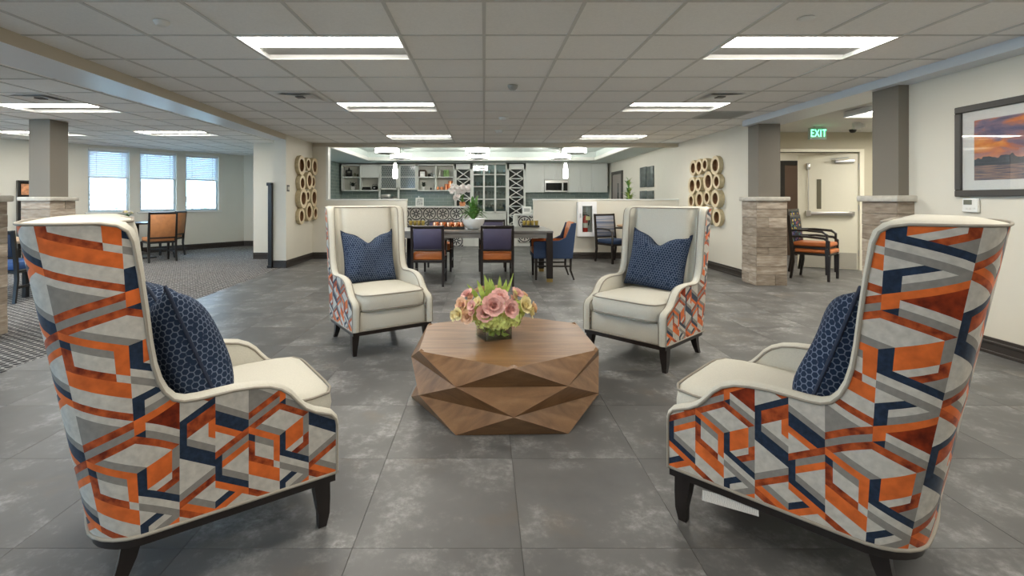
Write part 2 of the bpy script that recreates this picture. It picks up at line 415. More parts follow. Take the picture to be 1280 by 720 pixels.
def stripes():
    m, nt, b = nm('blue_striped_fabric'); tc = nd(nt, 'ShaderNodeTexCoord')
    mp = nd(nt, 'ShaderNodeMapping'); mp.inputs['Scale'].default_value = (.4, .4, 22); nt.links.new(tc.outputs['Object'], mp.inputs[0])
    no = nd(nt, 'ShaderNodeTexNoise'); no.inputs['Scale'].default_value = 1; no.inputs['Detail'].default_value = 3; nt.links.new(mp.outputs[0], no.inputs[0])
    nt.links.new(ramp(nt, no.outputs[0], [(.33, (.025, .05, .12)), (.5, (.20, .22, .28)), (.62, (.38, .35, .33)), (.7, (.10, .12, .2))]).outputs[0], b.inputs['Base Color']); b.inputs['Roughness'].default_value = .85
    return m
STRIPE = stripes()
def confetti():
    m, nt, b = nm('multicolour_squiggle_fabric'); tc = nd(nt, 'ShaderNodeTexCoord')
    mp = nd(nt, 'ShaderNodeMapping'); mp.inputs['Scale'].default_value = (16, 2, 22); nt.links.new(tc.outputs['Object'], mp.inputs[0])
    v = nd(nt, 'ShaderNodeTexVoronoi'); v.inputs['Randomness'].default_value = .6; nt.links.new(mp.outputs[0], v.inputs['Vector']); v.inputs['Scale'].default_value = 1
    hs = nd(nt, 'ShaderNodeSeparateColor'); nt.links.new(v.outputs['Color'], hs.inputs[0])
    c = ramp(nt, hs.outputs[0], [(0, (.012, .012, .02)), (.25, (.02, .05, .15)), (.4, (.02, .15, .14)), (.55, (.45, .38, .05)), (.7, (.14, .08, .28)), (.85, (.32, .05, .04))], 'CONSTANT').outputs[0]
    edge = ramp(nt, v.outputs['Distance'], [(.38, (1, 1, 1)), (.5, (0, 0, 0))]).outputs[0]
    nt.links.new(mixc(nt, edge, (.01, .01, .016), c), b.inputs['Base Color']); b.inputs['Roughness'].default_value = .85
    return m
CONF = confetti()
def lattice_glass():
    m, nt, b = nm('patterned_door_insert'); tc = nd(nt, 'ShaderNodeTexCoord')
    l = hexlines(nt, tc.outputs['UV'], 14.0, .12)
    nt.links.new(mixc(nt, l, (.10, .12, .12), (.30, .32, .31)), b.inputs['Base Color']); b.inputs['Roughness'].default_value = .15
    return m
LATG = lattice_glass()
def setuv(o, fn):
    me = o.data; uv = me.uv_layers.new(name='UVMap')
    for l in me.loops: uv.data[l.index].uv = fn(me.vertices[l.vertex_index].co)
    return o
def S(o, label): return tag(o, label, None, None, 'structure')
XR, XL = 4.12, -3.63          # right and left walls of the lounge
YK = 10.35                    # front of the kitchen
YB = 16.2                     # kitchen back wall
YREAR = -3.2
# window wall: line through W0 along WD
W0 = Vector((-8.55, 10.65, 0)); WD = Vector((.62, .785, 0)).normalized(); WN = Vector((WD.y, -WD.x, 0))   # WN points into the room
WANG = math.atan2(WD.y, WD.x)
def wpt(t, n=0, z=0): return W0+WD*t+WN*n+Vector((0, 0, z))

# ---------------------------------------------------------------- floor
fl_o = S(MB().box(-3.66, 8.2, YREAR, YB, -.12, -.004).build('floor', JOINT), 'grey mottled concrete-look vinyl tile floor of the lounge')
T = .607
tile_me = MB().box(-T/2+.0009, T/2-.0009, -T/2+.0009, T/2-.0009, -.004, 0).mesh('floor_tile', FLOORM)
def cedge(y): return -3.49-.042*(y-3.5)            # edge of the carpet
rest = MB()
n = 0
def cut_tile(x0, x1, y0, y1, name='floor_tile'):
    cx, cy = (x0+x1)/2, (y0+y1)/2
    return MB().box(x0-cx+.0012, x1-cx-.0012, y0-cy+.0012, y1-cy-.0012, -.004, 0).build(name, FLOORM, fl_o, loc=(cx, cy, 0))
for i in range(-7, 13):
    for j in range(-10, 24):
        x0 = .135+T*i; y0 = 1.753+T*j; x1, y1 = x0+T, y0+T; xc, yc = x0+T/2, y0+T/2
        if y1 < YREAR+.05 or y0 > YB-.05: continue
        inv = (y1 > 1.4 and y0 < 10.2 and x0 < 4.3) or (4.1 <= x1 and x0 < 7.3 and 4.4 < y1 < 8.7)
        ce = cedge(yc)
        if x1 < ce: continue
        if x0 < ce:
            if inv and n < 292: cut_tile(ce, x1, y0, y1); n += 1
            else: rest.box(ce, x1, y0, y1, -.004, 0)
            continue
        if x1 > 8.1: continue
        if inv and n < 292: inst('floor_tile', tile_me, fl_o, (xc, yc, 0)); n += 1
        else: rest.box(x0+.001, x1-.001, y0+.001, y1-.001, -.004, 0)
tag(rest.build('floor_tiles_remaining', FLOORM, fl_o), 'grey floor tiles in kitchen and behind the seating', kind='stuff')
cp = [(cedge(YREAR)-.0, YREAR), (cedge(9.0), 9.0), (-3.87, 9.0), (-3.87, 13.4), (-6.4, 13.4), tuple(wpt(3.3, -.05)[:2]), tuple(wpt(-3.2, -.05)[:2]), (-10.6, YREAR)]
carp = S(MB().prism(cp[::-1], -.12, -.001).build('floor', CARPET, fixn=True), 'taupe and blue lattice carpet of the window side room')
gr = S(MB().box(-60, 60, -60, 80, -.6, -.5).build('ground', M_('pale_paving', (.42, .41, .38), .9, var=.1, scale=2)), 'pale paving outside the windows')

# ---------------------------------------------------------------- ceiling
cl = S(MB().box(-3.95, XR+.1, YREAR, YK+.15, CZ+.03, CZ+.13).build('ceiling', CEILB), 'suspended acoustic tile ceiling over the lounge')
G = .61
ct_me = MB().box(-G/2+.011, G/2-.011, -G/2+.011, G/2-.011, .006, .03).mesh('ceiling_tile', CEIL)
GY0 = 2.94
skip = set()
LROWS = [3.55, 5.99, 9.04, 1.11, -1.33]
lights = [(x, y) for y in LROWS for x in (-1.83, 1.83)]
def gk(v, base): return round((v-base)/G)
for x, y in lights:
    for k in (0, 1): skip.add((gk(x, 0)+k, gk(y, GY0)))
vents = [(-2.44, 5.38, 's'), (2.44, 5.38, 's'), (3.05, 6.60, 'r')]
for x, y, _ in vents: skip.add((gk(x, 0), gk(y, GY0)))
for i in range(-7, 8):
    for j in range(-10, 13):
        if (i, j) in skip: continue
        x0, y0 = i*G, GY0+j*G
        xa, xb, yb = max(x0, -3.93), min(x0+G, XR+.02), min(y0+G, YK)
        if xb-xa < .03 or yb-y0 < .03: continue
        if xb-xa > G-.01 and yb-y0 > G-.01: inst('ceiling_tile', ct_me, cl, ((xa+xb)/2, (y0+yb)/2, CZ))
        else:
            cx, cy = (xa+xb)/2, (y0+yb)/2
            MB().box(xa-cx+.011, xb-cx-.011, y0-cy+.011, yb-cy-.011, .006, .03).build('ceiling_tile', CEIL, cl, loc=(cx, cy, CZ))
for i in range(-6, 7):
    seg = [YREAR]+[v for y in sorted(LROWS) for v in (y+.01, y+G-.01)]+[YK] if i in (-2, 4) else [YREAR, YK]
    for k in range(0, len(seg), 2): MB().box(-.012, .012, seg[k], seg[k+1], 0, .012).build('grid_runner', TBAR, cl, loc=(i*G, 0, CZ))
for j in range(-10, 13):
    y = GY0+j*G
    if YREAR < y < YK: MB().box(-3.93, XR, -.012, .012, .001, .012).build('grid_cross_bar', TBAR, cl, loc=(0, y, CZ))

# left room ceiling
lc = S(MB().prism([(-3.80, YREAR), (-3.80, 13.5), (-6.4, 13.5), tuple(wpt(3.3, -.1)[:2]), tuple(wpt(-3.2, -.1)[:2]), (-10.6, YREAR)], CZ+.03, CZ+.13).build('ceiling', CEILB, fixn=True), 'suspended acoustic tile ceiling over the carpeted side room')
LX0, LY0 = -4.91, 6.06
llights = [(-6.13, 6.06), (-6.13, 8.50), (-8.57, 8.50), (-8.57, 6.06), (-6.13, 3.62), (-8.57, 3.62)]
lskip = set()
for x, y in llights:
    for k in (0, 1): lskip.add((gk(x, LX0)+k, gk(y, LY0)))
lskip.add((gk(-5.52, LX0), gk(5.45, LY0)))
for i in range(-9, 2):
    for j in range(-8, 13):
        if (i, j) in lskip: continue
        x0, y0 = LX0+i*G, LY0+j*G; xb = min(x0+G, -3.80)
        if y0 > 13.3 or xb-x0 < .03: continue
        c = Vector((x0+G/2, y0+G/2, 0))
        if (c-W0).dot(WN) < -.25: continue
        if y0 < 2: continue
        inst('ceiling_tile', ct_me, lc, (x0+G/2, y0+G/2, CZ)) if xb-x0 > .6 else MB().box(-(xb-x0)/2+.011, (xb-x0)/2-.011, -G/2+.011, G/2-.011, .006, .03).build('ceiling_tile', CEIL, lc, loc=((x0+xb)/2, y0+G/2, CZ))
for i in range(-9, 3):
    x = LX0+i*G
    if x > -3.85: continue
    ys = sorted(y for lx, y in llights if abs(lx+G-x) < .05)
    seg = [2]+[v for y in ys for v in (y+.01, y+G-.01)]+[13.3]
    for k in range(0, len(seg), 2): MB().box(-.012, .012, seg[k], seg[k+1], 0, .012).build('grid_runner', TBAR, lc, loc=(x, 0, CZ))
for j in range(-6, 13):
    MB().box(-10.5, -3.86, -.012, .012, .001, .012).build('grid_cross_bar', TBAR, lc, loc=(0, LY0+j*G, CZ))
lrest = MB().box(-10.5, -3.86, YREAR, 2.4, CZ+.006, CZ+.03).build('ceiling_tiles_remaining', CEIL, lc); tag(lrest, kind='stuff')

# soffit beam between lounge and side room, right soffit
def bedge(y): return -3.35-.052*(y-3.4)
bp = [(bedge(YREAR), YREAR), (bedge(8.97), 8.97), (-3.89, 8.97), (-3.89, YREAR)]
bm_ = MB().prism(bp, 2.345, CZ+.03)
bo = S(bm_.build('trim_1', [BEAMC, SOFF], fixn=True), 'beige dropped beam between lounge and carpeted room')
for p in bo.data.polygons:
    if p.normal.z < -.9: p.material_index = 1  # underside gets the bluish lit colour
S(MB().box(3.93, 4.42, YREAR, 7.44, 2.362, CZ+.02).build('trim_2', SOFF), 'pale dropped soffit along the right wall')

# ---------------------------------------------------------------- walls
S(MB().box(XR, XR+.15, YREAR, 4.95, 0, CZ+.05).build('wall_right', WALL), 'cream wall with sunset picture and thermostat')
S(MB().box(XR, XR+.15, 7.30, YB+.2, 0, 2.75).build('wall_right', WALL), 'cream wall with wooden ring art running into the kitchen')
S(MB().box(XL-.235, XL, 8.96, YK+.15, 0, CZ+.03).build('wall_left', WALL), 'cream wall with wooden ring art beside the kitchen')
RW = [(-9.5, -7.5), (-6.5, -4.5)]
rw_ = MB().box(-10.7, XR+.15, YREAR-.15, YREAR, 0, .6).box(-10.7, XR+.15, YREAR-.15, YREAR, 2.35, CZ+.05)
re_ = [-10.7]+[e for w in RW for e in w]+[XR+.15]
for k in range(0, len(re_), 2): rw_.box(re_[k], re_[k+1], YREAR-.15, YREAR, .6, 2.35)
S(rw_.build('wall_rear', WALL), 'cream wall behind the camera')
FW = [(-2.2, -.6), (.4, 2.0), (3.0, 4.6), (5.6, 7.2)]
fw_ = MB().box(-10.75, -10.55, YREAR, 8.2, 0, .9).box(-10.75, -10.55, YREAR, 8.2, 2.35, CZ+.05)
fe = [YREAR]+[e for w in FW for e in w]+[8.2]
for k in range(0, len(fe), 2): fw_.box(-10.75, -10.55, fe[k], fe[k+1], .9, 2.35)
S(fw_.build('wall_far_left', WALL), 'cream end wall of the side room')
wkl = S(MB().box(-4.86, -4.72, YK-.05, YB+.2, 0, 2.75).box(-4.72, XL-.235, YK-.05, YK+.10, 0, CZ+.03).build('wall_kitchen_left', WALL), 'cream outer kitchen wall facing the side room')
S(MB().box(-6.6, -4.86, 13.24, 13.4, 0, CZ+.05).build('wall_side_room_back', WALL), 'short cream wall at the far end of the side room')
# kitchen front: header, jamb strip, half walls
S(MB().box(XL, XR, YK, YK+.15, 2.368, CZ+.05).build('wall_kitchen_header', BEAMC), 'beige header over the kitchen opening')
S(MB().box(XL, -3.34, YK, YK+.15, 0, 2.37).box(-3.34, (508-PX)/F*YK, YK, YK+.15, 0, 1.235).build('wall_half_left', WALL), 'cream half wall left of the kitchen opening')
S(MB().box(-3.345, -3.30, YK-.005, YK+.155, 1.235, 2.37).box(-3.34, (508.5-PX)/F*YK, YK-.015, YK+.165, 1.235, 1.262, .004).build('trim_3', WHITE), 'white cap and jamb on the left half wall')
HRX = (667-PX)/F*YK
S(MB().box(HRX, XR, YK, YK+.15, 0, 1.235).build('wall_half_right', WALL), 'cream half wall with fire extinguisher cabinet')
S(MB().box(HRX-.01, XR, YK-.015, YK+.165, 1.235, 1.262, .004).build('trim_4', WHITE), 'white cap on the right half wall')
# kitchen back
wk = S(MB().box(-4.86, XR+.15, YB, YB+.15, 0, 2.75).build('wall_kitchen_back', KWALL), 'pale green kitchen back wall')
setuv(MB().box(-4.72, XR, YB-.012, YB, .9, 1.7).build('backsplash', SUBWAY, wk), lambda c: (c.x, c.z))
setuv(MB().box(-4.72, -4.708, 12.0, YB, .9, CZ).build('side_wall_tiles', SUBWAY, wkl), lambda c: (c.y, c.z))
# kitchen ceiling with tray
kc = MB()
kc.box(-4.72, XR, YK+.15, 10.9, CZ, CZ+.1); kc.box(-4.72, XR, 14.8, YB, CZ, CZ+.1); kc.box(-4.72, -3.55, 10.9, 14.8, CZ, CZ+.1); kc.box(3.4, XR, 10.9, 14.8, CZ, CZ+.1)
kc.box(-3.6, 3.45, 10.85, 14.85, CZ+.26, CZ+.34)
for a in ((-3.58, -3.53, 10.9, 14.8), (3.38, 3.43, 10.9, 14.8), (-3.58, 3.43, 10.87, 10.92), (-3.58, 3.43, 14.78, 14.83)): kc.box(*a, CZ+.02, CZ+.3)
kco = S(kc.build('ceiling', KCEIL), 'pale green tray ceiling over the kitchen')
cr = MB()
for a in ((-3.55, -3.47, 10.9, 14.8), (3.32, 3.4, 10.9, 14.8), (-3.55, 3.4, 14.72, 14.8), (-3.55, 3.4, 10.9, 10.98)): cr.box(*a, CZ-.01, CZ+.09, .01)
S(cr.build('trim_5', WHITE), 'white crown moulding around the kitchen tray ceiling')

# window wall with three openings
WIN = [(-.06, .70), (.90, 1.665), (1.865, 2.65)]; WZ0, WZ1 = .97, 2.385
Mw = Matrix.Translation(W0) @ Matrix.Rotation(WANG, 4, 'Z')      # local x along the wall, local -y into the room
ww = MB(); edges = [-3.2]+[e for w in WIN for e in w]+[3.3]
for k in range(0, len(edges), 2): ww.box(edges[k], edges[k+1], 0, .18, 0, CZ+.05, M=Mw)
for a, b in WIN: ww.box(a, b, 0, .18, 0, WZ0, M=Mw); ww.box(a, b, 0, .18, WZ1, CZ+.05, M=Mw)
S(ww.build('wall_window', WALL), 'cream angled wall holding three windows')
WFR = M_('white_window_vinyl', (.62, .74, .80), .4)
for k, (a, b) in enumerate(WIN):
    w = empty('window_%d' % (k+1), wpt((a+b)/2, 0, WZ0), WANG); S(w, ['window nearest the taupe column with white blind', 'middle window of the three with white blind', 'window furthest from the column with white blind'][k])
    hw, hh = (b-a)/2, WZ1-WZ0
    fr = MB()
    for s in (-1, 1): fr.box(s*hw, s*(hw-.045), .07, .12, 0, hh)
    fr.box(-hw+.045, hw-.045, .07, .12, 0, .05).box(-hw+.045, hw-.045, .07, .12, hh-.04, hh).box(-hw+.045, hw-.045, .065, .115, hh*.55-.02, hh*.55+.02)
    fr.build('frame', WFR, w)
    MB().box(-hw+.03, hw-.03, .092, .098, .03, hh*.55).build('pane', WGLASS, w)
    MB().box(-hw+.03, hw-.03, .092, .098, hh*.55, hh-.03).build('pane', WGLASS, w)
    MB().box(-hw-.06, hw+.06, -.05, .07, -.035, 0, .005).build('sill', WHITE, w)
    bl = empty('window_blind', wpt((a+b)/2, 0, 1.735), WANG, ['white slatted blind half drawn on the window beside the taupe column', 'white slatted blind half drawn on the middle window', 'white slatted blind half drawn on the window nearest the room corner'][k], 'blind', 'half-drawn window blinds')
    sl = MB(); top = WZ1-1.735
    z = .03
    while z < top-.05:
        sl.box(-hw+.012, hw-.012, -.0235, .0235, -.0015, .0015, M=Matrix.Translation((0, .035, z)) @ Matrix.Rotation(1.2, 4, 'X')); z += .046
    tag(sl.build('slats', M_('blind_white', (.72, .76, .80), .5) if k == 0 else bpy.data.materials['blind_white'], bl), kind='stuff')
    MB().box(-hw+.005, hw-.005, .01, .06, top-.05, top, .004).build('head_rail', WHITE, bl)
    MB().box(-hw+.012, hw-.012, .012, .058, 0, .018, .003).build('bottom_rail', WHITE, bl)
    for s in (-1, 1): MB().box(s*hw*.62-.006, s*hw*.62+.006, .008, .0095, .01, top-.02).build('ladder_tape', WHITE, bl)

# windows in the end wall, more added behind the camera for daylight fill (out of view)
wn = 4
for a_, b_ in FW:
    w = empty('window_%d' % wn, (-10.65, (a_+b_)/2, .9)); S(w, 'wide window in the end wall of the side room'); h_ = (b_-a_)/2; wn += 1
    MB().box(-.03, .03, -h_, -h_+.05, 0, 1.45).box(-.03, .03, h_-.05, h_, 0, 1.45).box(-.03, .03, -h_+.05, h_-.05, 0, .05).box(-.03, .03, -h_+.05, h_-.05, 1.4, 1.45).build('frame', WFR, w)
    MB().box(-.004, .004, -h_+.04, h_-.04, .04, 1.41).build('pane', WGLASS, w)
for a_, b_ in RW:
    w = empty('window_%d' % wn, ((a_+b_)/2, YREAR-.08, .6)); S(w, 'wide window added in the wall behind the camera for daylight fill'); h_ = (b_-a_)/2; wn += 1
    MB().box(-h_, -h_+.05, -.03, .03, 0, 1.75).box(h_-.05, h_, -.03, .03, 0, 1.75).box(-h_+.05, h_-.05, -.03, .03, 0, .05).box(-h_+.05, h_-.05, -.03, .03, 1.7, 1.75).build('frame', WFR, w)
    MB().box(-h_+.04, h_-.04, -.004, .004, .04, 1.71).build('pane', WGLASS, w)
# corridor and vestibule at the right
YD = 8.63
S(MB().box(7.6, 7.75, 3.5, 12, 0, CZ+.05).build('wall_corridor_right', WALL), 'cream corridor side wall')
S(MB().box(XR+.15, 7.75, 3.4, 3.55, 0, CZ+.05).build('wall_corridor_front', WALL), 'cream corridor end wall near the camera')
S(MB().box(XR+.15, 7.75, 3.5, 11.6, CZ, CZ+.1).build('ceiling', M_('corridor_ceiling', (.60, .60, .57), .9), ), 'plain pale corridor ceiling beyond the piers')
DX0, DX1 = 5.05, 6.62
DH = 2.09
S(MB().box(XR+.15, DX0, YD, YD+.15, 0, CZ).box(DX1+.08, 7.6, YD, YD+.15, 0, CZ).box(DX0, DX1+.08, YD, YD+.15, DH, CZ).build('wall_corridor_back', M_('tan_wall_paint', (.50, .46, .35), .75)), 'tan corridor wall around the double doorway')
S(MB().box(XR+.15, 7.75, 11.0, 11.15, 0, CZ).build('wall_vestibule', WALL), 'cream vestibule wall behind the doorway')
d2 = empty('door_2', (5.2*11/8.63-.0+.55, 10.99, 0)); S(d2, 'dark brown door in a dark frame seen through the doorway')
MB().box(-.45, .45, -.04, 0, 0, 2.02).build('leaf', BROWND, d2)
fm = MB()
for s in (-1, 1): fm.box(s*.45, s*.55, -.06, 0, 0, 2.12)
fm.box(-.45, .45, -.06, 0, 2.02, 2.12).build('frame', BLACK, d2)
MB().cyl((-.36, -.10, .98), (-.36, -.04, .98), .012).cyl((-.36, -.10, .98), (-.24, -.10, .98), .011).build('handle', CHROME, d2)
dr = empty('door_1', (DX1, YD+.02, 0), math.radians(180-28)); S(dr, 'cream double-door leaf with panic bar standing ajar')
# local +x runs from the hinge to the free edge; the face towards the lounge is local +y
LW = .90
MB().box(0, LW, -.045, 0, .01, 2.06, .003).build('leaf', DOORP, dr)
pb = MB().box(.10, LW-.14, .045, .09, .965, 1.03, .01).box(.06, .14, 0, .085, .955, 1.04, .008).box(LW-.2, LW-.12, 0, .095, .945, 1.05, .008).build('panic_bar', CHROME, dr)
MB().cyl((LW-.16, .03, 1.05), (LW-.16, .03, 1.86), .009).box(LW-.19, LW-.13, 0, .05, 1.80, 1.92, .012).build('vertical_rod', CHROME, dr)
MB().box(LW-.36, LW-.29, 0, .006, 1.08, 1.62, .002).build('window_slit', M_('wire_glass', (.14, .13, .09), .2), dr)
MB().box(.06, .34, 0, .06, 1.90, 1.96, .01).tube([(.30, .03, 1.965), (.42, .12, 1.97), (.16, .20, 1.985)], .010).build('door_closer', CHROME, dr)
MB().box(.02, LW-.02, 0, .003, .02, .30).build('kick_plate', M_('grey_kick_plate', (.42, .40, .34), .4), dr)
for z in (.25, 1.05, 1.78): MB().cyl((-.012, .01, z), (-.012, .01, z+.11), .014).build('hinge', CHROME, dr)
fo = MB().box(DX1, DX1+.08, YD-.02, YD+.17, 0, DH+.05).box(DX0-.06, DX0, YD-.02, YD+.17, 0, DH+.05).box(DX0, DX1, YD-.02, YD+.17, DH, DH+.05)
S(fo.build('trim_6', DOORP), 'cream frame of the double doorway')

# baseboards with a rounded lip
def baseb(name, pts, label, h=.135, side=1):
    mb = MB()
    for (x0, y0), (x1, y1) in zip(pts, pts[1:]):
        d = Vector((x1-x0, y1-y0, 0)); L = d.length; d.normalize()
        M = Matrix.Translation((x0, y0, 0)) @ Matrix.Rotation(math.atan2(d.y, d.x), 4, 'Z')
        mb.box(-.0, L, 0, side*.014, 0, h, .003, M=M).box(0, L, 0, side*.024, h*.62, h*.80, .006, M=M).box(0, L, 0, side*.022, 0, h*.2, .004, M=M)
    return S(mb.build(name, BASEB), label)
baseb('baseboard_right', [(XR, YREAR), (XR, 4.68)], 'dark baseboard under the sunset picture', side=1)
baseb('baseboard_right', [(XR, 7.48), (XR, YK)], 'dark baseboard under the right ring art', side=1)
baseb('baseboard_left', [(XL-.235, 8.96), (XL, 8.96), ], 'dark baseboard on the wall end beside the carpet', side=-1)
baseb('baseboard_left', [(XL, 8.945), (XL, YK)], 'dark baseboard under the left ring art', side=-1)
baseb('baseboard_kitchen_right', [(HRX, YK), (XR, YK)], 'dark baseboard along the right half wall', side=-1)
baseb('baseboard_kitchen_left', [(XL, YK), ((508-PX)/F*YK, YK)], 'dark baseboard along the left half wall', side=-1)
baseb('baseboard_window', [tuple(wpt(-3.1)[:2]), tuple(wpt(3.3)[:2]), (-4.86, 13.24)], 'dark baseboard below the windows', side=-1)
baseb('baseboard_side_room', [(-4.86, YK-.05), (XL-.235, YK-.05)], 'dark baseboard on the pale kitchen corner', side=-1)
baseb('baseboard_corridor', [(DX1+.08, YD), (7.6, YD)], 'dark baseboard in the corridor', side=-1)

# ---------------------------------------------------------------- stone piers with columns
courses = [.16, .12, .155, .115, .165, .125, .15, .12, .12]
def pier(x0, x1, y0, y1, label):
    cx, cy = (x0+x1)/2, (y0+y1)/2; hx, hy = (x1-x0)/2, (y1-y0)/2
    e = empty('stone_pier_column', (cx, cy, 0), 0, label, 'column', 'stone-clad piers with taupe columns')
    th = .03
    MB().box(-hx+th, hx-th, -hy+th, hy-th, 0, 1.23).build('core', CAPST, e)
    sc_ = 1.23/sum(courses); z = 0
    for k, c in enumerate(courses):
        h = c*sc_
        for face in range(4):
            L = (hx if face % 2 == 0 else hy)*2
            cuts = [0, L] if (k+face) % 3 else [0, L*random.uniform(.35, .65), L]
            for a, b in zip(cuts, cuts[1:]):
                pr = random.uniform(0, .008)
                M = Matrix.Rotation(face*PI/2, 4, 'Z')
                d = hy if face % 2 == 0 else hx
                mb = MB().box(-(b-a)/2+.0015, (b-a)/2-.0015, -th/2-pr, th/2, -h/2+.0015, h/2-.0015, .003)
                p = M @ Vector((a-L/2+(b-a)/2, -d+th/2, 0))
                o = mb.build('stone', STONE, e, loc=(p.x, p.y, z+h/2)); o.rotation_euler.z = face*PI/2
        z += h
    MB().box(-hx-.035, hx+.035, -hy-.035, hy+.035, 1.23, 1.29, .012).build('cap_stone', CAPST, e)
    MB().box(-hx+.06, hx-.06, -hy+.06, hy-.06, 1.29, CZ).build('column_shaft', TAUPE, e)
    return e
pier(3.96, 4.40, 4.68, 5.12, 'taupe column on a stone pier right behind the right patterned chair')
pier(3.96, 4.40, 7.10, 7.50, 'taupe column on a stone pier beside the stacked chairs and exit')
pier(-6.80, -6.37, 7.18, 7.62, 'taupe column on a stone pier in front of the windows')
pier(-4.92, -4.475, 4.15, 4.59, 'stone pier at the left edge of the picture, column out of view')

# ---------------------------------------------------------------- ceiling fittings
LENS = emis('troffer_lens', LAMPC, LAMP)
REFL = M_('troffer_white_enamel', (.82, .82, .80), .35)
def make_troffer():
    e = empty('troffer_light', (0, 0, CZ), 0, '', 'ceiling light')
    w, d = 1.22, .61
    fr = MB()
    fr.box(.008, w-.008, .008, .022, -.003, .07).box(.008, w-.008, d-.022, d-.008, -.003, .07).box(.008, .022, .02, d-.02, -.003, .07).box(w-.022, w-.008, .02, d-.02, -.003, .07)
    fr.build('frame', REFL, e)
    rf = MB()                                   # curved white pan
    prof = [(.02, .0), (.05, .035), (.12, .062), (.30, .07), (.49, .062), (.56, .035), (.59, .0)]
    rf.grid([(x, y, z) for x in (.02, w-.02) for y, z in prof], 2, len(prof)).build('reflector', REFL, e, smooth=60)
    ln = MB()
    lp = [(.03, .050), (.05, .022), (.10, .010), (.19, .006), (.28, .010), (.34, .022), (.37, .055)]
    ln.grid([(x, y, z) for x in (.024, w-.024) for y, z in lp], 2, len(lp)).build('lens', LENS, e, smooth=60)
    return e
tro = make_troffer(); first = True
def place_troffer(x, y, label, group):
    global first
    o = tro if first else copy_tree(tro); first = False
    put(o, (x, y, CZ), 0, label, group)
nmz = {3.55: 'nearest row in view', 5.99: 'middle row', 9.04: 'row closest to the kitchen', 1.11: 'row above the camera', -1.33: 'row behind the camera'}
for x, y in lights:
    place_troffer(x, y, '%s rectangular ceiling light over the lounge, %s' % ('left' if x < 0 else 'right', nmz[y]), 'lounge ceiling lights')
lln = ['ceiling light above the side room, just left of the beam near the taupe column', 'ceiling light in the side room between column and windows', 'ceiling light in the side room left of the taupe column', 'ceiling light beyond the left edge of the picture', 'ceiling light over the near part of the carpet', 'ceiling light over the near carpet by the end wall']
for (x, y), l in zip(llights, lln): place_troffer(x, y, l, 'side room ceiling lights')

def vent(x, y, kind, label, g=G):
    e = empty('ceiling_vent', (x+g/2, y+g/2, CZ), 0, label, 'vent')
    if kind == 's':
        MB().box(-.29, .29, -.29, .29, .004, .02).build('panel', REFL, e)
        for k, r in enumerate((.21, .15, .09)):
            mb = MB()
            vs = [(sx*r, sy*r, -.012+.006*k) for sx, sy in ((-1,-1),(1,-1),(1,1),(-1,1))]+[(sx*(r-.045), sy*(r-.045), .004) for sx, sy in ((-1,-1),(1,-1),(1,1),(-1,1))]
            mb.add(vs, [(i, (i+1) % 4, 4+(i+1) % 4, 4+i) for i in range(4)]).build('diffuser_cone', REFL, e)
        MB().box(-.045, .045, -.045, .045, -.006, .003).build('throat', BLACK, e)
    else:
        mb = MB().box(-.29, .29, -.29, -.26, -.004, .02).box(-.29, .29, .26, .29, -.004, .02).box(-.29, -.26, -.26, .26, -.004, .02).box(.26, .29, -.26, .26, -.004, .02)
        mb.build('frame', GRILLE, e)
        for k in range(13): MB().box(-.26, .26, -.002, .014, -.003, .001, M=Matrix.Translation((0, -.25+k*.04, 0))).build('slat', GRILLE, e)
        MB().box(-.26, .26, -.26, .26, .012, .02).build('throat', BLACK, e)
    return e
vl = ['square white air diffuser left of the lounge lights', 'square white air diffuser beside the right middle light', 'grey slatted return grille near the right wall']
for (x, y, k), l in zip(vents, vl): vent(x, y, k, l)
vent(-5.52, 5.45, 's', 'square white air diffuser in the side room ceiling')
def disc(px, py, r, h, label, cat, name, mat=WHITE):
    Y = (CZ-H)*F/(PY-py); x = (px-PX)/F*Y
    tag(MB().lathe((0, 0, 0), [(0, -h), (r*.55, -h), (r*.8, -h*.7), (r, -h*.2), (r, .0)], 20).build(name, mat, loc=(x, Y, CZ)), label, cat)
disc(641, 107, .055, .045, 'round grey smoke detector above the coffee table', 'smoke detector', 'smoke_detector', M_('grey_plastic', (.36, .36, .34), .5))
disc(630, 147, .075, .04, 'round white smoke detector further back in mid ceiling', 'smoke detector', 'smoke_detector')
disc(624, 163, .075, .05, 'round white ceiling device nearest the kitchen header', 'ceiling device', 'ceiling_device')
disc(202, 27, .05, .03, 'white round sprinkler cover near the beige beam', 'sprinkler', 'sprinkler_cover')
disc(432, 153, .05, .012, 'small flat sprinkler cover left of the back lights', 'sprinkler', 'sprinkler_cover')
disc(773, 152, .05, .012, 'small flat sprinkler cover in front of back right light', 'sprinkler', 'sprinkler_cover')
disc(1008, 23, .05, .012, 'small flat sprinkler cover above the right chair', 'sprinkler', 'sprinkler_cover')
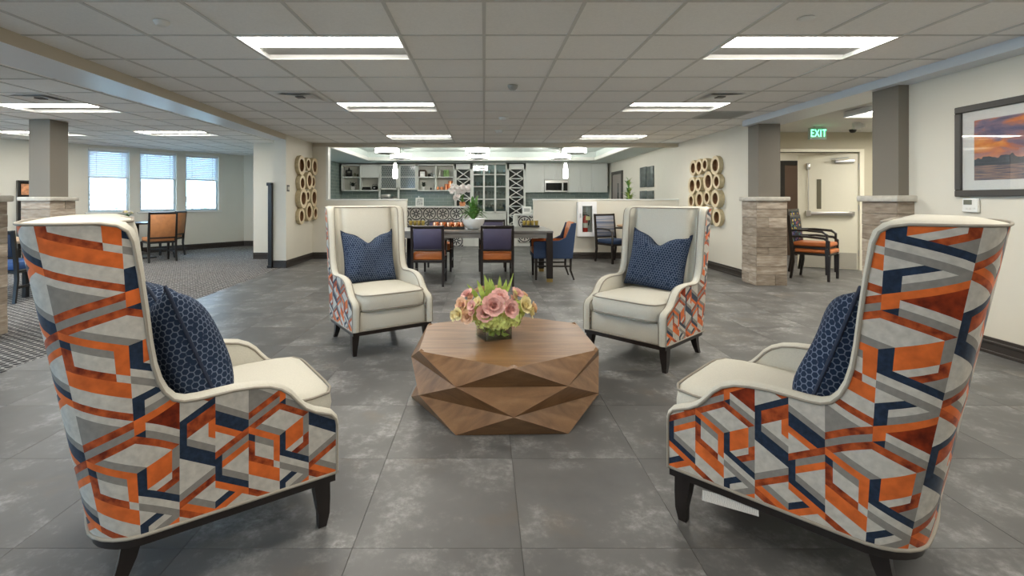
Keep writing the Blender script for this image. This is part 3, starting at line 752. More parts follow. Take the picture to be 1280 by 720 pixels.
# ================================================================ wing chairs
# geometric velvet: a periodic colouring of a triangular lattice (vertices at (i, i/2+.2k))
L_, G_, O_, R_, N_, D_ = 0, 1, 2, 3, 4, 5
PAT = [
 (L_, [(0,1.2),(1,.7),(1,2.1),(0,2.6)]), (G_, [(0,1.4),(1,.9),(1,.7),(0,1.2)]), (O_, [(0,1.8),(1,2.3),(1,2.1),(0,1.6)]), (N_, [(0,2.0),(1,2.5),(1,2.3),(0,1.8)]),
 (N_, [(0,.8),(1,.3),(1,.7),(0,1.2)]), (O_, [(0,.6),(1,.1),(1,.3),(0,.8)]),
 (G_, [(1,.5),(2,1.0),(2,1.4),(1,.9)]), (L_, [(1,.9),(2,1.4),(2,1.8),(1,2.3)]), (R_, [(1,2.1),(2,1.6),(2,1.4),(1,1.9)]), (G_, [(1,1.7),(1,.9),(1.8,1.3)]), (R_, [(1,.9),(2,1.4),(2,1.2),(1,.7)]),
 (G_, [(2,1.0),(3,.5),(3,.9),(2,1.4)]), (L_, [(2,1.4),(3,1.9),(3,2.3),(2,1.8)]), (G_, [(2.2,1.7),(3,2.1),(3,1.9),(2.2,1.5)]),
 (N_, [(2,1.4),(2.2,1.5),(2.2,2.1),(2,2.0)]), (N_, [(2,2.0),(3,2.5),(3,2.3),(2,1.8)]),
 (D_, [(2.2,1.3),(3,1.7),(3,.9)]), (L_, [(2.2,1.3),(3,.9),(3,.7),(2.2,1.1)]), (O_, [(2,1.4),(3,1.9),(3,1.7),(2,1.2)]), (O_, [(2,1.4),(2.2,1.3),(2.2,.9),(2,1.0)]), (N_, [(2,1.0),(2.2,1.1),(2.2,.9),(2,.8)]),
 (O_, [(3,2.3),(4,1.8),(4,1.4),(3,1.9)]), (R_, [(3,2.1),(4,1.6),(4,1.4),(3,1.9)]), (L_, [(3,1.9),(4,1.4),(3,.9)]), (L_, [(3,2.7),(4,2.2),(4,1.8),(3,2.3)]), (G_, [(3,2.5),(4,2.0),(4,1.8),(3,2.3)]),
 (N_, [(3,.9),(4,1.4),(4,1.6),(3,1.1)]), (R_, [(3.2,1.0),(4,1.4),(4,1.0),(3.2,.6)]), (L_, [(3.2,.6),(4,1.0),(4,.2),(3.2,.6)]), (G_, [(3.2,.6),(4,.2),(4,0),(3.2,.4)]), (O_, [(3.8,.9),(4,1.0),(4,.4),(3.8,.5)]), (N_, [(3,.5),(3.2,.4),(3.2,1.0),(3,.9)]),
 (L_, [(3,.1),(4,-.4),(3,-.9)]), (G_, [(3,-.9),(4,-.4),(4,-.6),(3,-1.1)]), (R_, [(3,-1.1),(4,-.6),(4,-.8),(3,-1.3)]), (N_, [(3,.5),(4,0),(4,-.4),(3,.1)]),
 (L_, [(0,0),(1,.5),(1,.1),(0,-.4)]), (G_, [(0,-.2),(1,.3),(1,.1),(0,-.4)]), (L_, [(0,-.6),(1,-.1),(1,-.9),(0,-.4)]), (O_, [(0,-.4),(1,.1),(1,-.1),(0,-.6)]), (R_, [(0,0),(1,.5),(1,.3),(0,-.2)]),
 (G_, [(0,-.4),(1,-.9),(1,-1.1),(0,-.6)]), (N_, [(0,-.2),(.2,-.1),(.2,-.7),(0,-.6)]), (N_, [(0,-.6),(1,-1.1),(1,-1.3),(0,-.8)]), (O_, [(0,-.8),(1,-1.3),(1,-1.5),(0,-1.0)]),
 (L_, [(1,.3),(2,-.2),(2,-1.0),(1,-.5)]), (O_, [(1,.5),(2,0),(2,-.2),(1,.3)]), (G_, [(1.2,.2),(1.8,-.1),(1.8,-.3),(1.2,0)]), (N_, [(1,.3),(1.2,.2),(1.2,0),(1,.1)]), (O_, [(1.8,-.1),(2,-.2),(2,-.8),(1.8,-.7)]),
 (R_, [(1,.1),(1.2,0),(1.2,-.4),(1,-.3)]), (R_, [(1,-.3),(1.8,-.7),(1.8,-.9),(1,-.5)]), (O_, [(1,-.5),(2,-1.0),(2,-1.4),(1,-.9)]), (L_, [(1,-.9),(2,-1.4),(2,-1.6),(1,-1.1)]),
 (L_, [(1,.5),(2,1),(3,.5),(2,0)]), (G_, [(1,.5),(1.2,.6),(2.2,.1),(2,0)]), (R_, [(1,.5),(2,1),(3,.5),(3,.3),(2,.8),(1,.3)]), (O_, [(1,.3),(1,.5),(2,0),(2,-.2)]),
 (G_, [(2,0),(3,.5),(3,-.9),(2,-.4)]), (L_, [(2.2,-.5),(2.8,-.2),(2.8,-.6),(2.2,-.7)]), (O_, [(2.2,.1),(2.8,.4),(2.8,-.2),(2.2,-.5)]), (R_, [(2.8,-.2),(3,-.1),(3,-.5),(2.8,-.6)]), (R_, [(2.4,-.8),(3,-.5),(3,-.3),(2.4,-.6)]), (N_, [(2,0),(2.2,.1),(2.2,-.5),(2,-.6)]),
 (N_, [(2,-.4),(3,-.9),(3,-1.1),(2,-.6)]), (L_, [(2,-.6),(3,-1.1),(3,-1.5),(2,-1.0)]), (G_, [(2,-1.0),(3,-1.5),(3,-1.3),(2,-.8)]),
]
VP_ = 3.4
def inpoly(x, y, P):
    r = False; n = len(P)
    for i in range(n):
        x0, y0 = P[i]; x1, y1 = P[i-1]
        if (y0 > y) != (y1 > y) and x < (x1-x0)*(y-y0)/(y1-y0)+x0: r = not r
    return r
_cache = {}
def patcol(i, v):
    i = i % 4.0; v = v % VP_; key = (round(i*1000), round(v*1000))
    if key in _cache: return _cache[key]
    for c, P in reversed(PAT):
        for di in (0, -4, 4):
            for dv in (0, VP_, -VP_):
                if inpoly(i+di, v+dv, P): _cache[key] = c; return c
    _cache[key] = L_; return L_
def clip(poly, a, b, c):          # keep a*x+b*y+c >= 0
    out = []
    for k in range(len(poly)):
        p, q = poly[k-1], poly[k]; dp = a*p[0]+b*p[1]+c; dq = a*q[0]+b*q[1]+c
        if (dp >= 0) != (dq >= 0):
            t = dp/(dp-dq); out.append((p[0]+(q[0]-p[0])*t, p[1]+(q[1]-p[1])*t))
        if dq >= 0: out.append(q)
    return out

HW, YF, RC, YRB = .35, .35, .13, -.378      # half width, front, corner radius, back line at the base
ZB, ZT = .20, 1.175
side_len = YF-(YRB+RC); arc_len = RC*PI/2; back_half = HW-RC
TT = 2*(side_len+arc_len+back_half)
def plan(t):                                # outline in plan from the right front corner round to the left front corner
    if t > TT/2:
        p, n_ = plan(TT-t); return Vector((-p.x, p.y)), Vector((-n_.x, n_.y))
    if t <= side_len: return Vector((HW, YF-t)), Vector((1, 0))
    t -= side_len
    if t <= arc_len:
        a = t/RC; return Vector((HW-RC+RC*math.cos(a), YRB+RC-RC*math.sin(a))), Vector((math.cos(a), -math.sin(a)))
    t -= arc_len; x = back_half-t
    return Vector((x, YRB)), Vector((x*.25, -1)).normalized()
def sst(a, b, x): x = max(0, min(1, (x-a)/(b-a))); return x*x*(3-2*x)
def surf(t, z, off=0.0):
    p, n_ = plan(t); p = p-n_*off
    k = max(0, (z-ZB)/(ZT-ZB)); g = sst(-.20, -.375, p.y)
    bul = .035*math.cos(min(1, abs(p.x)/HW)*PI/2) if p.y < -.2 else 0
    y = p.y-(.168*k+bul)*g
    x = p.x*(1+.045*k*sst(.0, -.25, p.y))
    return Vector((x, y, z))
ol = [(-.05, .385), (-.046, .405), (-.03, .425), (.0, .438), (.03, .45), (.065, .472), (.095, .505), (.12, .537), (.15, .562), (.19, .580), (.24, .589), (.30, .593), (.36, .591), (.41, .589), (.45, .592), (.48, .605), (.505, .635), (.52, .675), (.530, .73), (.536, .80), (.541, .90), (.547, 1.02), (.553, 1.12), (.558, 1.152), (.568, 1.168), (.585, ZT)]
half = [(s+.05, z) for s, z in ol]
t = half[-1][0]; tm = TT/2
k = 12
for i in range(1, k+1): half.append((t+(tm-t)*i/k, ZT))
OUT = half+[(TT-t_, z) for t_, z in reversed(half[:-1])]
def nrm(t, z):
    e = 1e-3; t0, t1 = max(0, t-e), min(TT, t+e)
    a = surf(t1, z)-surf(t0, z); b = surf(t, z+e)-surf(t, z-e)
    n_ = b.cross(a); n_.normalize(); return n_
def shell_mesh():
    A = .118; q = 5; ux = .8660254*A
    vs, fs, ms, nv = [], [], [], []
    for (t0, z0), (t1, z1) in zip(OUT, OUT[1:]):
        if t1-t0 < 1e-6: continue
        # v shift keeps the pattern centred on the chair back
        i0 = math.floor((t0-TT/2)/ux*q)-1; i1 = math.ceil((t1-TT/2)/ux*q)+1
        sl = (z1-z0)/(t1-t0)
        for i in range(i0, i1):
            for jj in range(int((ZB-.3)/A*q)-abs(i)-8, int(1.3/A*q)+abs(i)+8):
                # two triangles of the lattice cell with corner (i/q, v)
                a0 = (i/q, i/q/2+jj/q); b0 = ((i+1)/q, (i+1)/q/2+jj/q); c0 = (i/q, i/q/2+(jj+1)/q); d0 = ((i+1)/q, (i+1)/q/2+(jj+1)/q)
                zlo = a0[1]*A; zhi = d0[1]*A
                if zhi < ZB or zlo > max(z0, z1): continue
                for tri in ((a0, b0, c0), (b0, d0, c0)):
                    P = [(p[0]*ux+TT/2, p[1]*A) for p in tri]
                    P = clip(P, 1, 0, -t0); P = clip(P, -1, 0, t1) if len(P) > 2 else P
                    P = clip(P, 0, 1, -ZB) if len(P) > 2 else P
                    P = clip(P, sl, -1, z0-sl*t0) if len(P) > 2 else P
                    if len(P) < 3: continue
                    ar = abs(sum(P[k-1][0]*P[k][1]-P[k][0]*P[k-1][1] for k in range(len(P))))
                    if ar < 1e-8: continue
                    cx = sum(p[0] for p in tri)/3; cv = sum(p[1] for p in tri)/3
                    o = len(vs)
                    for p in P: vs.append(surf(p[0], p[1])); nv.append(nrm(p[0], p[1]))
                    fs.append(list(range(o, o+len(P)))[::-1]); ms.append(patcol(2-cx, cv))
    me = bpy.data.meshes.new('patterned_shell'); me.from_pydata([tuple(v) for v in vs], [], fs)
    for m in (LGREY, MGREY, ORANGE, RUST, NAVY, DRUST): me.materials.append(m)
    me.polygons.foreach_set('material_index', ms); me.polygons.foreach_set('use_smooth', [True]*len(fs))
    me.normals_split_custom_set_from_vertices([tuple(n_) for n_ in nv]); me.update()
    return me
def thick(t):                               # upholstery thickness: thin wings and arms, padded back
    return .055+.075*sst(side_len-.02, side_len+arc_len+.05, min(t, TT-t))
def make_wing_chair():
    e = empty('wing_chair', (0, 0, 0), 0, '', 'armchair', 'patterned wing chairs around the coffee table')
    inst('patterned_shell', shell_mesh(), e)
    # rim: ivory band from the outer edge to the inner edge, including the front of each arm
    full = [(0.0, z) for z in (.2, .25, .30, .345)]+OUT+[(TT, z) for z in (.345, .30, .25, .2)]
    rim = MB(); P = []; NS = 7; outer, inner = [], []
    for k, (t_, z) in enumerate(full):
        a = full[max(0, k-1)]; b = full[min(len(full)-1, k+1)]
        tx, tz = b[0]-a[0], b[1]-a[1]; l = math.hypot(tx, tz) or 1
        nx, nz = -tz/l, tx/l               # outward in the unrolled plane (away from the panel)
        p0 = surf(t_, z, -.002); p1 = surf(t_, z, thick(t_))
        e1 = (surf(min(TT, t_+.004), z)-surf(max(0, t_-.004), z)); e1.normalize()
        if t_ < .004 or t_ > TT-.004: e1 = Vector((0, -1 if t_ < 1 else 1, 0))
        od = e1*nx+Vector((0, 0, 1))*nz
        outer.append(p0+od*.003); inner.append(p1+od*.003)
        for j in range(NS):
            u = j/(NS-1); P.append(p0.lerp(p1, u)+od*(.017*math.sin(PI*u)**.6))
    rim.grid(P, len(full), NS)
    rim.build('rim', BEIGE, e, smooth=80, fixn=False)
    ins = MB(); P = []; NV = 9
    for t_, z in OUT:
        for j in range(NV):
            u = j/(NV-1); zz = .30+(z-.30)*u
            P.append(surf(t_, zz, thick(t_)+.012*math.sin(PI*u)))
    ins.grid(P, len(OUT), NV).build('inner_upholstery', BEIGE, e, smooth=80)
    MB().tube(outer, .0048).build('piping', PIPE, e, smooth=80)
    MB().tube(inner, .0048).build('piping', PIPE, e, smooth=80)
    # base rail and lower piping follow the plan
    ts = [0]+[TT*i/60 for i in range(1, 60)]+[TT]
    pl = [surf(t_, ZB, .006) for t_ in ts]
    MB().prism([(p.x, p.y) for p in pl], .168, .198).build('base_rail', DWOOD, e, fixn=True)
    bp = [surf(t_, ZB+.003, -.003) for t_ in ts]
    MB().tube(bp, .006, closed=True).build('piping', PIPE, e, smooth=80)
    iw = HW-.05
    MB().box(-iw, iw, -.32, .338, .198, .352, .012).build('seat_apron', BEIGE, e)
    # loose seat cushion with a crowned top
    cu = MB(); cw = iw-.012; y0, y1 = -.29, .375; P = []
    prof = [(0, .0), (.012, .0), (.0, .02), (-.006, .07), (.0, .12), (.014, .138), (.06, .148), (.15, .153), (.2, .155)]
    N = 40
    ring = []
    for k in range(N):                       # rounded rectangle
        a = 2*PI*k/N; c, s_ = math.cos(a), math.sin(a); m_ = max(abs(c), abs(s_))
        q = (abs(c)**8+abs(s_)**8)**(1/8)
        ring.append((c/q, s_/q))
    hx, hy, my = cw, (y1-y0)/2, (y0+y1)/2
    for k in range(N):
        for ins_, z in prof: P.append((ring[k][0]*(hx-ins_), my+ring[k][1]*(hy-ins_), .352+z))
    cu.grid(P, N, len(prof), closeu=True)
    o = len(cu.v)-N*len(prof); cu.f.append([o+k*len(prof)+len(prof)-1 for k in range(N)]); cu.m.append(0)
    seat = cu.build('seat_cushion', BEIGE, e, smooth=70)
    for z in (.014, .130): MB().tube([(r[0]*(hx+.002), my+r[1]*(hy+.002), .352+z) for r in ring], .005, closed=True).build('piping', PIPE, seat, smooth=80)
    for sx in (-1, 1):
        lg = MB(); P = []
        for z, w, dy, dx in ((.17, .029, 0, 0), (.11, .026, .004, .003), (.05, .020, .008, .007), (0, .015, .004, .004)):
            for cx, cy in ((-1, -1), (1, -1), (1, 1), (-1, 1)): P.append((sx*(.315+dx)+cx*w, .300+dy+cy*w, z))
        vs = [P[i:i+4] for i in range(0, 16, 4)]
        for a, b in zip(vs, vs[1:]):
            lg.add(a+b, [(i, i+4, (i+1) % 4+4, (i+1) % 4) for i in range(4)])
        lg.add(vs[-1], [(3, 2, 1, 0)]); lg.add(vs[0], [(0, 1, 2, 3)]); lg.build('leg', DWOOD, e, fixn=False)
        lg = MB(); P = []
        for z, w, dy, dx in ((.17, .027, 0, 0), (.11, .024, -.012, .0), (.05, .019, -.032, .004), (0, .016, -.06, .008)):
            for cx, cy in ((-1, -1), (1, -1), (1, 1), (-1, 1)): P.append((sx*(.27+dx)+cx*w, -.285+dy+cy*w, z))
        vs = [P[i:i+4] for i in range(0, 16, 4)]
        for a, b in zip(vs, vs[1:]):
            lg.add(a+b, [(i, i+4, (i+1) % 4+4, (i+1) % 4) for i in range(4)])
        lg.add(vs[-1], [(3, 2, 1, 0)]); lg.add(vs[0], [(0, 1, 2, 3)]); lg.build('leg', DWOOD, e)
    return e
wc = make_wing_chair()
chairs = [((-.936, 4.33), (.552, -.834), 'ivory wing chair facing the camera at the back left of the coffee table'),
          ((1.311, 3.97), (-.73, -.683), 'ivory wing chair facing the camera at the back right of the coffee table'),
          ((1.221, 1.925), (-.713, .701), 'wing chair in the right foreground seen from its orange and navy patterned back'),
          ((-1.057, 1.96), (.814, .581), 'wing chair in the left foreground seen from its orange and navy patterned back')]
croots = []
for k, ((x, y), f, l) in enumerate(chairs):
    o = wc if k == 0 else copy_tree(wc)
    croots.append(put(o, (x, y, 0), facing(*f), l))
# printed law tag hanging under the right foreground chair
TAGM, nt, b = nm('printed_tag'); tc = nd(nt, 'ShaderNodeTexCoord'); wv = nd(nt, 'ShaderNodeTexWave'); wv.inputs['Scale'].default_value = 70; wv.inputs['Distortion'].default_value = 6; wv.bands_direction = 'Y'
nt.links.new(tc.outputs['Object'], wv.inputs[0]); nt.links.new(ramp(nt, wv.outputs['Fac'], [(.55, (.58, .56, .52)), (.95, (.33, .32, .30))]).outputs[0], b.inputs['Base Color'])
tagm = MB().box(-.001, .001, -.095, .095, -.035, 0).build('sewn_tag', TAGM, croots[2], loc=(-.335, .13, .168)); tagm.rotation_euler = (-.12, .5, 0)
tagm['label'] = 'white printed tag hanging below the rail'

# ---------------------------------------------------------------- pillows
def pillow_mesh(w=.50, h=.46, th=.085, chop=.085):
    n = 25; vs, fs, uvs = [], [], []
    for side in (1, -1):
        for i in range(n):
            for j in range(n):
                u, v = -1+2*i/(n-1), -1+2*j/(n-1)
                pin = 1-.07*(1-u*u)*abs(v)**3*0
                x = u*w/2*(1-.07*(1-v*v)); z = v*h/2*(1-.06*(1-u*u))
                d = max(0, (1-u**4)*(1-v**4))**.5
                y = side*th*d*(1+.15*math.sin(3*u+2*v))
                kx = math.exp(-(u/.33)**2); up = max(0, (v+.1)/1.1)
                z -= chop*kx*up**2; y *= 1-.25*kx*up
                z += .03*(abs(u)**6)*(1 if v > 0 else -.2)*abs(v)**4
                z += h/2
                vs.append((x, y, z)); uvs.append(None)
    for s in (0, 1):                          # lay the weave out along the surface so it does not stretch at the edges
        o = s*n*n; V = [Vector(p) for p in vs[o:o+n*n]]; c = n//2
        for i in range(n):
            for j in range(n):
                def run(idx): return sum((V[b]-V[a]).length for a, b in zip(idx, idx[1:]))
                du = run([k*n+j for k in range(min(i, c), max(i, c)+1)])*(1 if i > c else -1)
                dv = run([i*n+k for k in range(min(j, c), max(j, c)+1)])*(1 if j > c else -1)
                uvs[o+i*n+j] = (du+s*.713, dv)
    for s in (0, 1):
        o = s*n*n
        for i in range(n-1):
            for j in range(n-1):
                f = [o+i*n+j, o+(i+1)*n+j, o+(i+1)*n+j+1, o+i*n+j+1]
                fs.append(f if s == 0 else f[::-1])
    me = bpy.data.meshes.new('pillow_body'); me.from_pydata(vs, [], [f[::-1] for f in fs]); me.materials.append(PILLOW)
    uv = me.uv_layers.new(name='UVMap')
    for l in me.loops: uv.data[l.index].uv = uvs[l.vertex_index]
    me.polygons.foreach_set('use_smooth', [True]*len(fs)); me.update()
    edge = [vs[i*n] for i in range(n)]+[vs[(n-1)*n+j] for j in range(1, n)]+[vs[i*n+n-1] for i in range(n-2, -1, -1)]+[vs[j] for j in range(n-2, 0, -1)]
    return me, edge
pme, pedge = pillow_mesh(th=.10)
PEDGE = M_('navy_cord', (.016, .026, .055), .8)
pw = MB().tube(pedge, .006, closed=True).mesh('pillow_piping', PEDGE, 80)
pl = ['blue hexagon-weave pillow with dented top on the back left chair', 'blue hexagon-weave pillow leaning askew on the back right chair', 'blue hexagon-weave pillow on the right foreground chair', 'blue hexagon-weave pillow on the left foreground chair']
# offset in the chair's own frame (x right, y forward), lean, twist, roll
pp = [((.0, -.175), -.20, .05, .0), ((.03, -.165), -.24, .10, -.09), ((-.06, -.11), -.32, -.10, .05), ((.07, -.06), -.36, .16, -.05)]
for k, ((dx, dy), lean, tw, roll) in enumerate(pp):
    c = croots[k]; R = Matrix.Rotation(c.rotation_euler.z, 4, 'Z')
    p = Vector(c.location)+R @ Vector((dx, dy, .488+abs(roll)*.2))
    e = empty('throw_pillow', p, 0, pl[k], 'pillow', 'blue pillows on the wing chairs')
    e.rotation_euler = (R @ Matrix.Rotation(tw, 4, 'Z') @ Matrix.Rotation(-lean, 4, 'X') @ Matrix.Rotation(roll, 4, 'Y')).to_euler()
    inst('cover', pme, e); inst('corded_edge', pw, e)

# ---------------------------------------------------------------- faceted coffee table
ct = empty('coffee_table', (.137, 3.12, 0), math.radians(1.5), 'faceted hexagonal walnut coffee table between the four wing chairs', 'coffee table')
RT, HT = .60, .381
rings = []
for k in range(4):
    a0 = -PI/2+(PI/6 if k % 2 else 0)
    rings.append([(RT*math.cos(a0+i*PI/3), RT*math.sin(a0+i*PI/3), HT*(3-k)/3) for i in range(6)])
rings[3] = [(x, y, 0) for x, y, z in rings[3]]
top = MB().add(rings[0]+[(x, y, z-.004) for x, y, z in rings[0]], [tuple(range(6))]+[(i, i+6, (i+1) % 6+6, (i+1) % 6) for i in range(6)]); top.build('table_top', WALNUT, ct, smooth=None)
for k in range(3):
    A_, B_ = rings[k], rings[k+1]
    for i in range(6):
        up = [A_[i], A_[(i+1) % 6]]
        # apex of the facet with its edge on top
        bi = i if k % 2 == 0 else (i+1) % 6
        for name_, tri in (('facet', [A_[i], B_[bi], A_[(i+1) % 6]]), ('facet', [B_[bi], B_[(bi+1) % 6], A_[(i+1) % 6]])):
            V = [Vector(p) for p in tri]; c = sum(V, Vector())/3
            nrm_ = (V[1]-V[0]).cross(V[2]-V[0]).normalized()
            if nrm_.dot(Vector((c.x, c.y, 0))) < 0: V = [V[0], V[2], V[1]]; nrm_ = -nrm_
            inn = [v-nrm_*.02 for v in V]
            o = MB().add([v-c for v in V+inn], [(0, 1, 2), (5, 4, 3), (0, 3, 4, 1), (1, 4, 5, 2), (2, 5, 3, 0)]).build(name_, WALNUT, ct, smooth=None, loc=c)

# ---------------------------------------------------------------- flower arrangement
fa = empty('flower_arrangement', (.06, 3.10, HT), .35, 'pink and green flower arrangement in a square glass vase', 'flowers')
vz = MB(); a = .088
for (x0, x1, y0, y1) in ((-a, a, -a, -a+.006), (-a, a, a-.006, a), (-a, -a+.006, -a, a), (a-.006, a, -a, a)): vz.box(x0, x1, y0, y1, .0, .125)
vz.box(-a, a, -a, a, 0, .012).build('vase', GLASS, fa)
random.seed(3)
st = MB()
for k in range(26):
    x, y = random.uniform(-.06, .06), random.uniform(-.06, .06)
    st.tube([(x*.9, y*.9, .02), (x*1.1, y*1.1, .14)], .006, 5)
for k in range(30):
    x, y, z = random.uniform(-.07, .07), random.uniform(-.07, .07), random.uniform(.02, .11)
    st.add([(-.03, 0, 0), (0, -.015, .005), (.03, 0, 0), (0, .015, -.005)], [(0, 1, 2, 3)], M=Matrix.Translation((x, y, z)) @ Matrix.Rotation(random.uniform(0, 6), 4, 'Z') @ Matrix.Rotation(random.uniform(-1.4, 1.4), 4, 'X'))
tag(st.build('stems', LGREEN, fa), kind='stuff')
def petal(mb, M, l, w, cup, m=0):
    pts = []
    for i, (u, ww) in enumerate(((0, .25), (.35, .85), (.7, 1), (1, .45))):
        for s in (-1, 0, 1): pts.append((s*w*ww/2, l*u, cup*u*u+abs(s)*cup*.35*ww))
    mb.add(pts, [(r*3+c, r*3+c+1, r*3+c+4, r*3+c+3) for r in range(3) for c in range(2)], m, M)
def hyd(c, R, n):
    mb = MB()
    for k in range(n):
        z = 1-1.5*(k+.5)/n; th = k*2.39996; r = math.sqrt(max(0, 1-z*z)); d = Vector((r*math.cos(th), r*math.sin(th), z))
        q = d.to_track_quat('Z', 'Y').to_matrix().to_4x4()
        M = Matrix.Translation(Vector(c)+d*R*random.uniform(.9, 1.05)) @ q @ Matrix.Rotation(random.uniform(0, 6), 4, 'Z')
        for j in range(4): petal(mb, M @ Matrix.Rotation(j*PI/2, 4, 'Z'), .019, .02, .003)
    mb.lathe(c, [(0, -R*.8), (R*.6, -R*.5), (R*.85, 0), (R*.6, R*.6), (0, R*.85)], 10)
    return mb
for c, R in (((-.06, -.07, .14), .085), ((.07, -.06, .13), .085), ((.0, -.085, .12), .075), ((-.08, .06, .15), .08), ((.08, .07, .15), .08), ((0, .03, .17), .08)):
    hyd(c, R, 70).build('hydrangea_head', HYD, fa, smooth=60)
def flower(c, d, R, mats, n=6, layers=3):
    mb = MB(); d = Vector(d).normalized(); q = d.to_track_quat('Z', 'Y').to_matrix().to_4x4()
    for L in range(layers):
        for j in range(n):
            M = Matrix.Translation(c) @ q @ Matrix.Rotation(j*2*PI/n+L*.5, 4, 'Z') @ Matrix.Rotation(.15+L*.42, 4, 'X')
            petal(mb, M, R*(1-.22*L), R*1.05*(1-.2*L), R*.25)
    mb.lathe((0, 0, 0), [(0, 0), (R*.14, R*.1), (0, R*.3)], 8, 1, Matrix.Translation(c) @ q)
    return mb
FL = [((-.055, -.13, .225), (-.2, -1, .5), .075, PINK), ((.05, -.135, .20), (.3, -1, .3), .062, PINK), ((-.10, -.12, .185), (-.4, -1, .15), .058, PINK), ((.0, -.10, .265), (0, -.7, .8), .06, PINK),
      ((-.175, -.03, .235), (-.9, -.4, .4), .05, PEACH), ((-.20, -.06, .19), (-1, -.5, .1), .042, YELLOW), ((-.165, -.09, .175), (-.7, -.8, .1), .045, PEACH), ((-.14, .0, .275), (-.6, -.1, .8), .045, PINK), ((-.215, -.02, .17), (-1, -.2, 0), .036, YELLOW),
      ((.14, -.08, .205), (.5, -.9, .3), .06, YELLOW), ((.185, -.05, .165), (.9, -.5, .1), .05, YELLOW), ((.215, -.02, .18), (1, -.2, .2), .042, PEACH), ((.12, -.03, .265), (.4, -.5, .8), .048, PINK), ((.17, .01, .25), (.7, 0, .7), .045, PEACH), ((-.05, .09, .27), (0, .5, .9), .05, PINK), ((.07, .11, .26), (.3, .7, .7), .05, PEACH)]
for c, d, R, m in FL: flower((c[0]*(1.22 if abs(c[0]) > .115 else 1), c[1], c[2]-(.012 if abs(c[0]) > .15 else 0)), d, R, m).build('blossom', [m, YELLOW if m is not YELLOW else PINK], fa, smooth=60)
random.seed(9)
for k in range(26):
    s = -1 if k % 2 else 1; a_ = random.uniform(-.9, .5); rr = random.uniform(.12, .23)
    c = (s*rr*math.cos(a_*.6), -.02+rr*.55*math.sin(a_), .255-.45*(rr-.12)+random.uniform(-.05, .03))
    m = random.choice((PEACH, YELLOW, YELLOW, PINK)); flower(c, (s*.8, -.6+.2*random.random(), .5), random.uniform(.024, .036), m, 5, 2).build('small_blossom', [m, PINK if m is not PINK else YELLOW], fa, smooth=60)
for c, R in (((-.135, -.04, .175), .06), ((.14, -.03, .165), .06)): hyd(c, R, 45).build('hydrangea_head', HYD, fa, smooth=60)
for k, (bx, by, tx, ty, tz, w) in enumerate(((-.05, .02, -.10, .03, .36, .034), (-.02, .03, -.05, .03, .39, .04), (0, .05, .0, .08, .36, .035), (.03, .02, .055, .03, .38, .036), (.05, .04, .11, .05, .35, .04), (.06, .03, .15, .03, .39, .022), (-.06, .05, -.15, .08, .33, .03), (.02, .06, .03, .12, .35, .035), (-.03, .05, -.02, .06, .33, .04))):
    lf = MB(); b_, t_ = Vector((bx, by, .20)), Vector((tx, ty, tz))
    ax = (t_-b_); sd = ax.cross(Vector((0, 1, 0))).normalized()
    P = []
    for u, ww in ((0, .3), (.25, .8), (.55, 1), (.8, .6), (1, .05)):
        c = b_+ax*u+Vector((0, -.02*math.sin(PI*u), 0))
        P += [c-sd*w*ww/2, c+Vector((0, .006, 0)), c+sd*w*ww/2]
    lf.add(P, [(r*3+c, r*3+c+1, r*3+c+4, r*3+c+3) for r in range(4) for c in range(2)]).build('leaf', LGREEN, fa, smooth=60)
# ================================================================ dining set
tb = empty('dining_table', (-.15, 8.0, 0), 0, 'long grey-topped dark dining table in front of the kitchen', 'table')
hx, hy, TZ = 1.20, .60, .775
MB().box(-hx, hx, -hy, hy, TZ-.03, TZ, .003).build('table_top', GREYT, tb)
MB().box(-hx+.02, hx-.02, -hy+.02, -hy+.045, TZ-.11, TZ-.03).box(-hx+.02, hx-.02, hy-.045, hy-.02, TZ-.11, TZ-.03).box(-hx+.02, -hx+.045, -hy+.045, hy-.045, TZ-.11, TZ-.03).box(hx-.045, hx-.02, -hy+.045, hy-.045, TZ-.11, TZ-.03).build('apron', GREYT, tb)
for sx in (-1, 1):
    for sy in (-1, 1):
        lg = MB().box(sx*(hx-.005), sx*(hx-.10), sy*(hy-.005), sy*(hy-.10), .05, TZ-.03, .003).build('leg', DWOOD, tb)
        MB().box(sx*(hx-.008), sx*(hx-.097), sy*(hy-.008), sy*(hy-.097), 0, .05, .002).build('brass_foot', BRASS, lg)

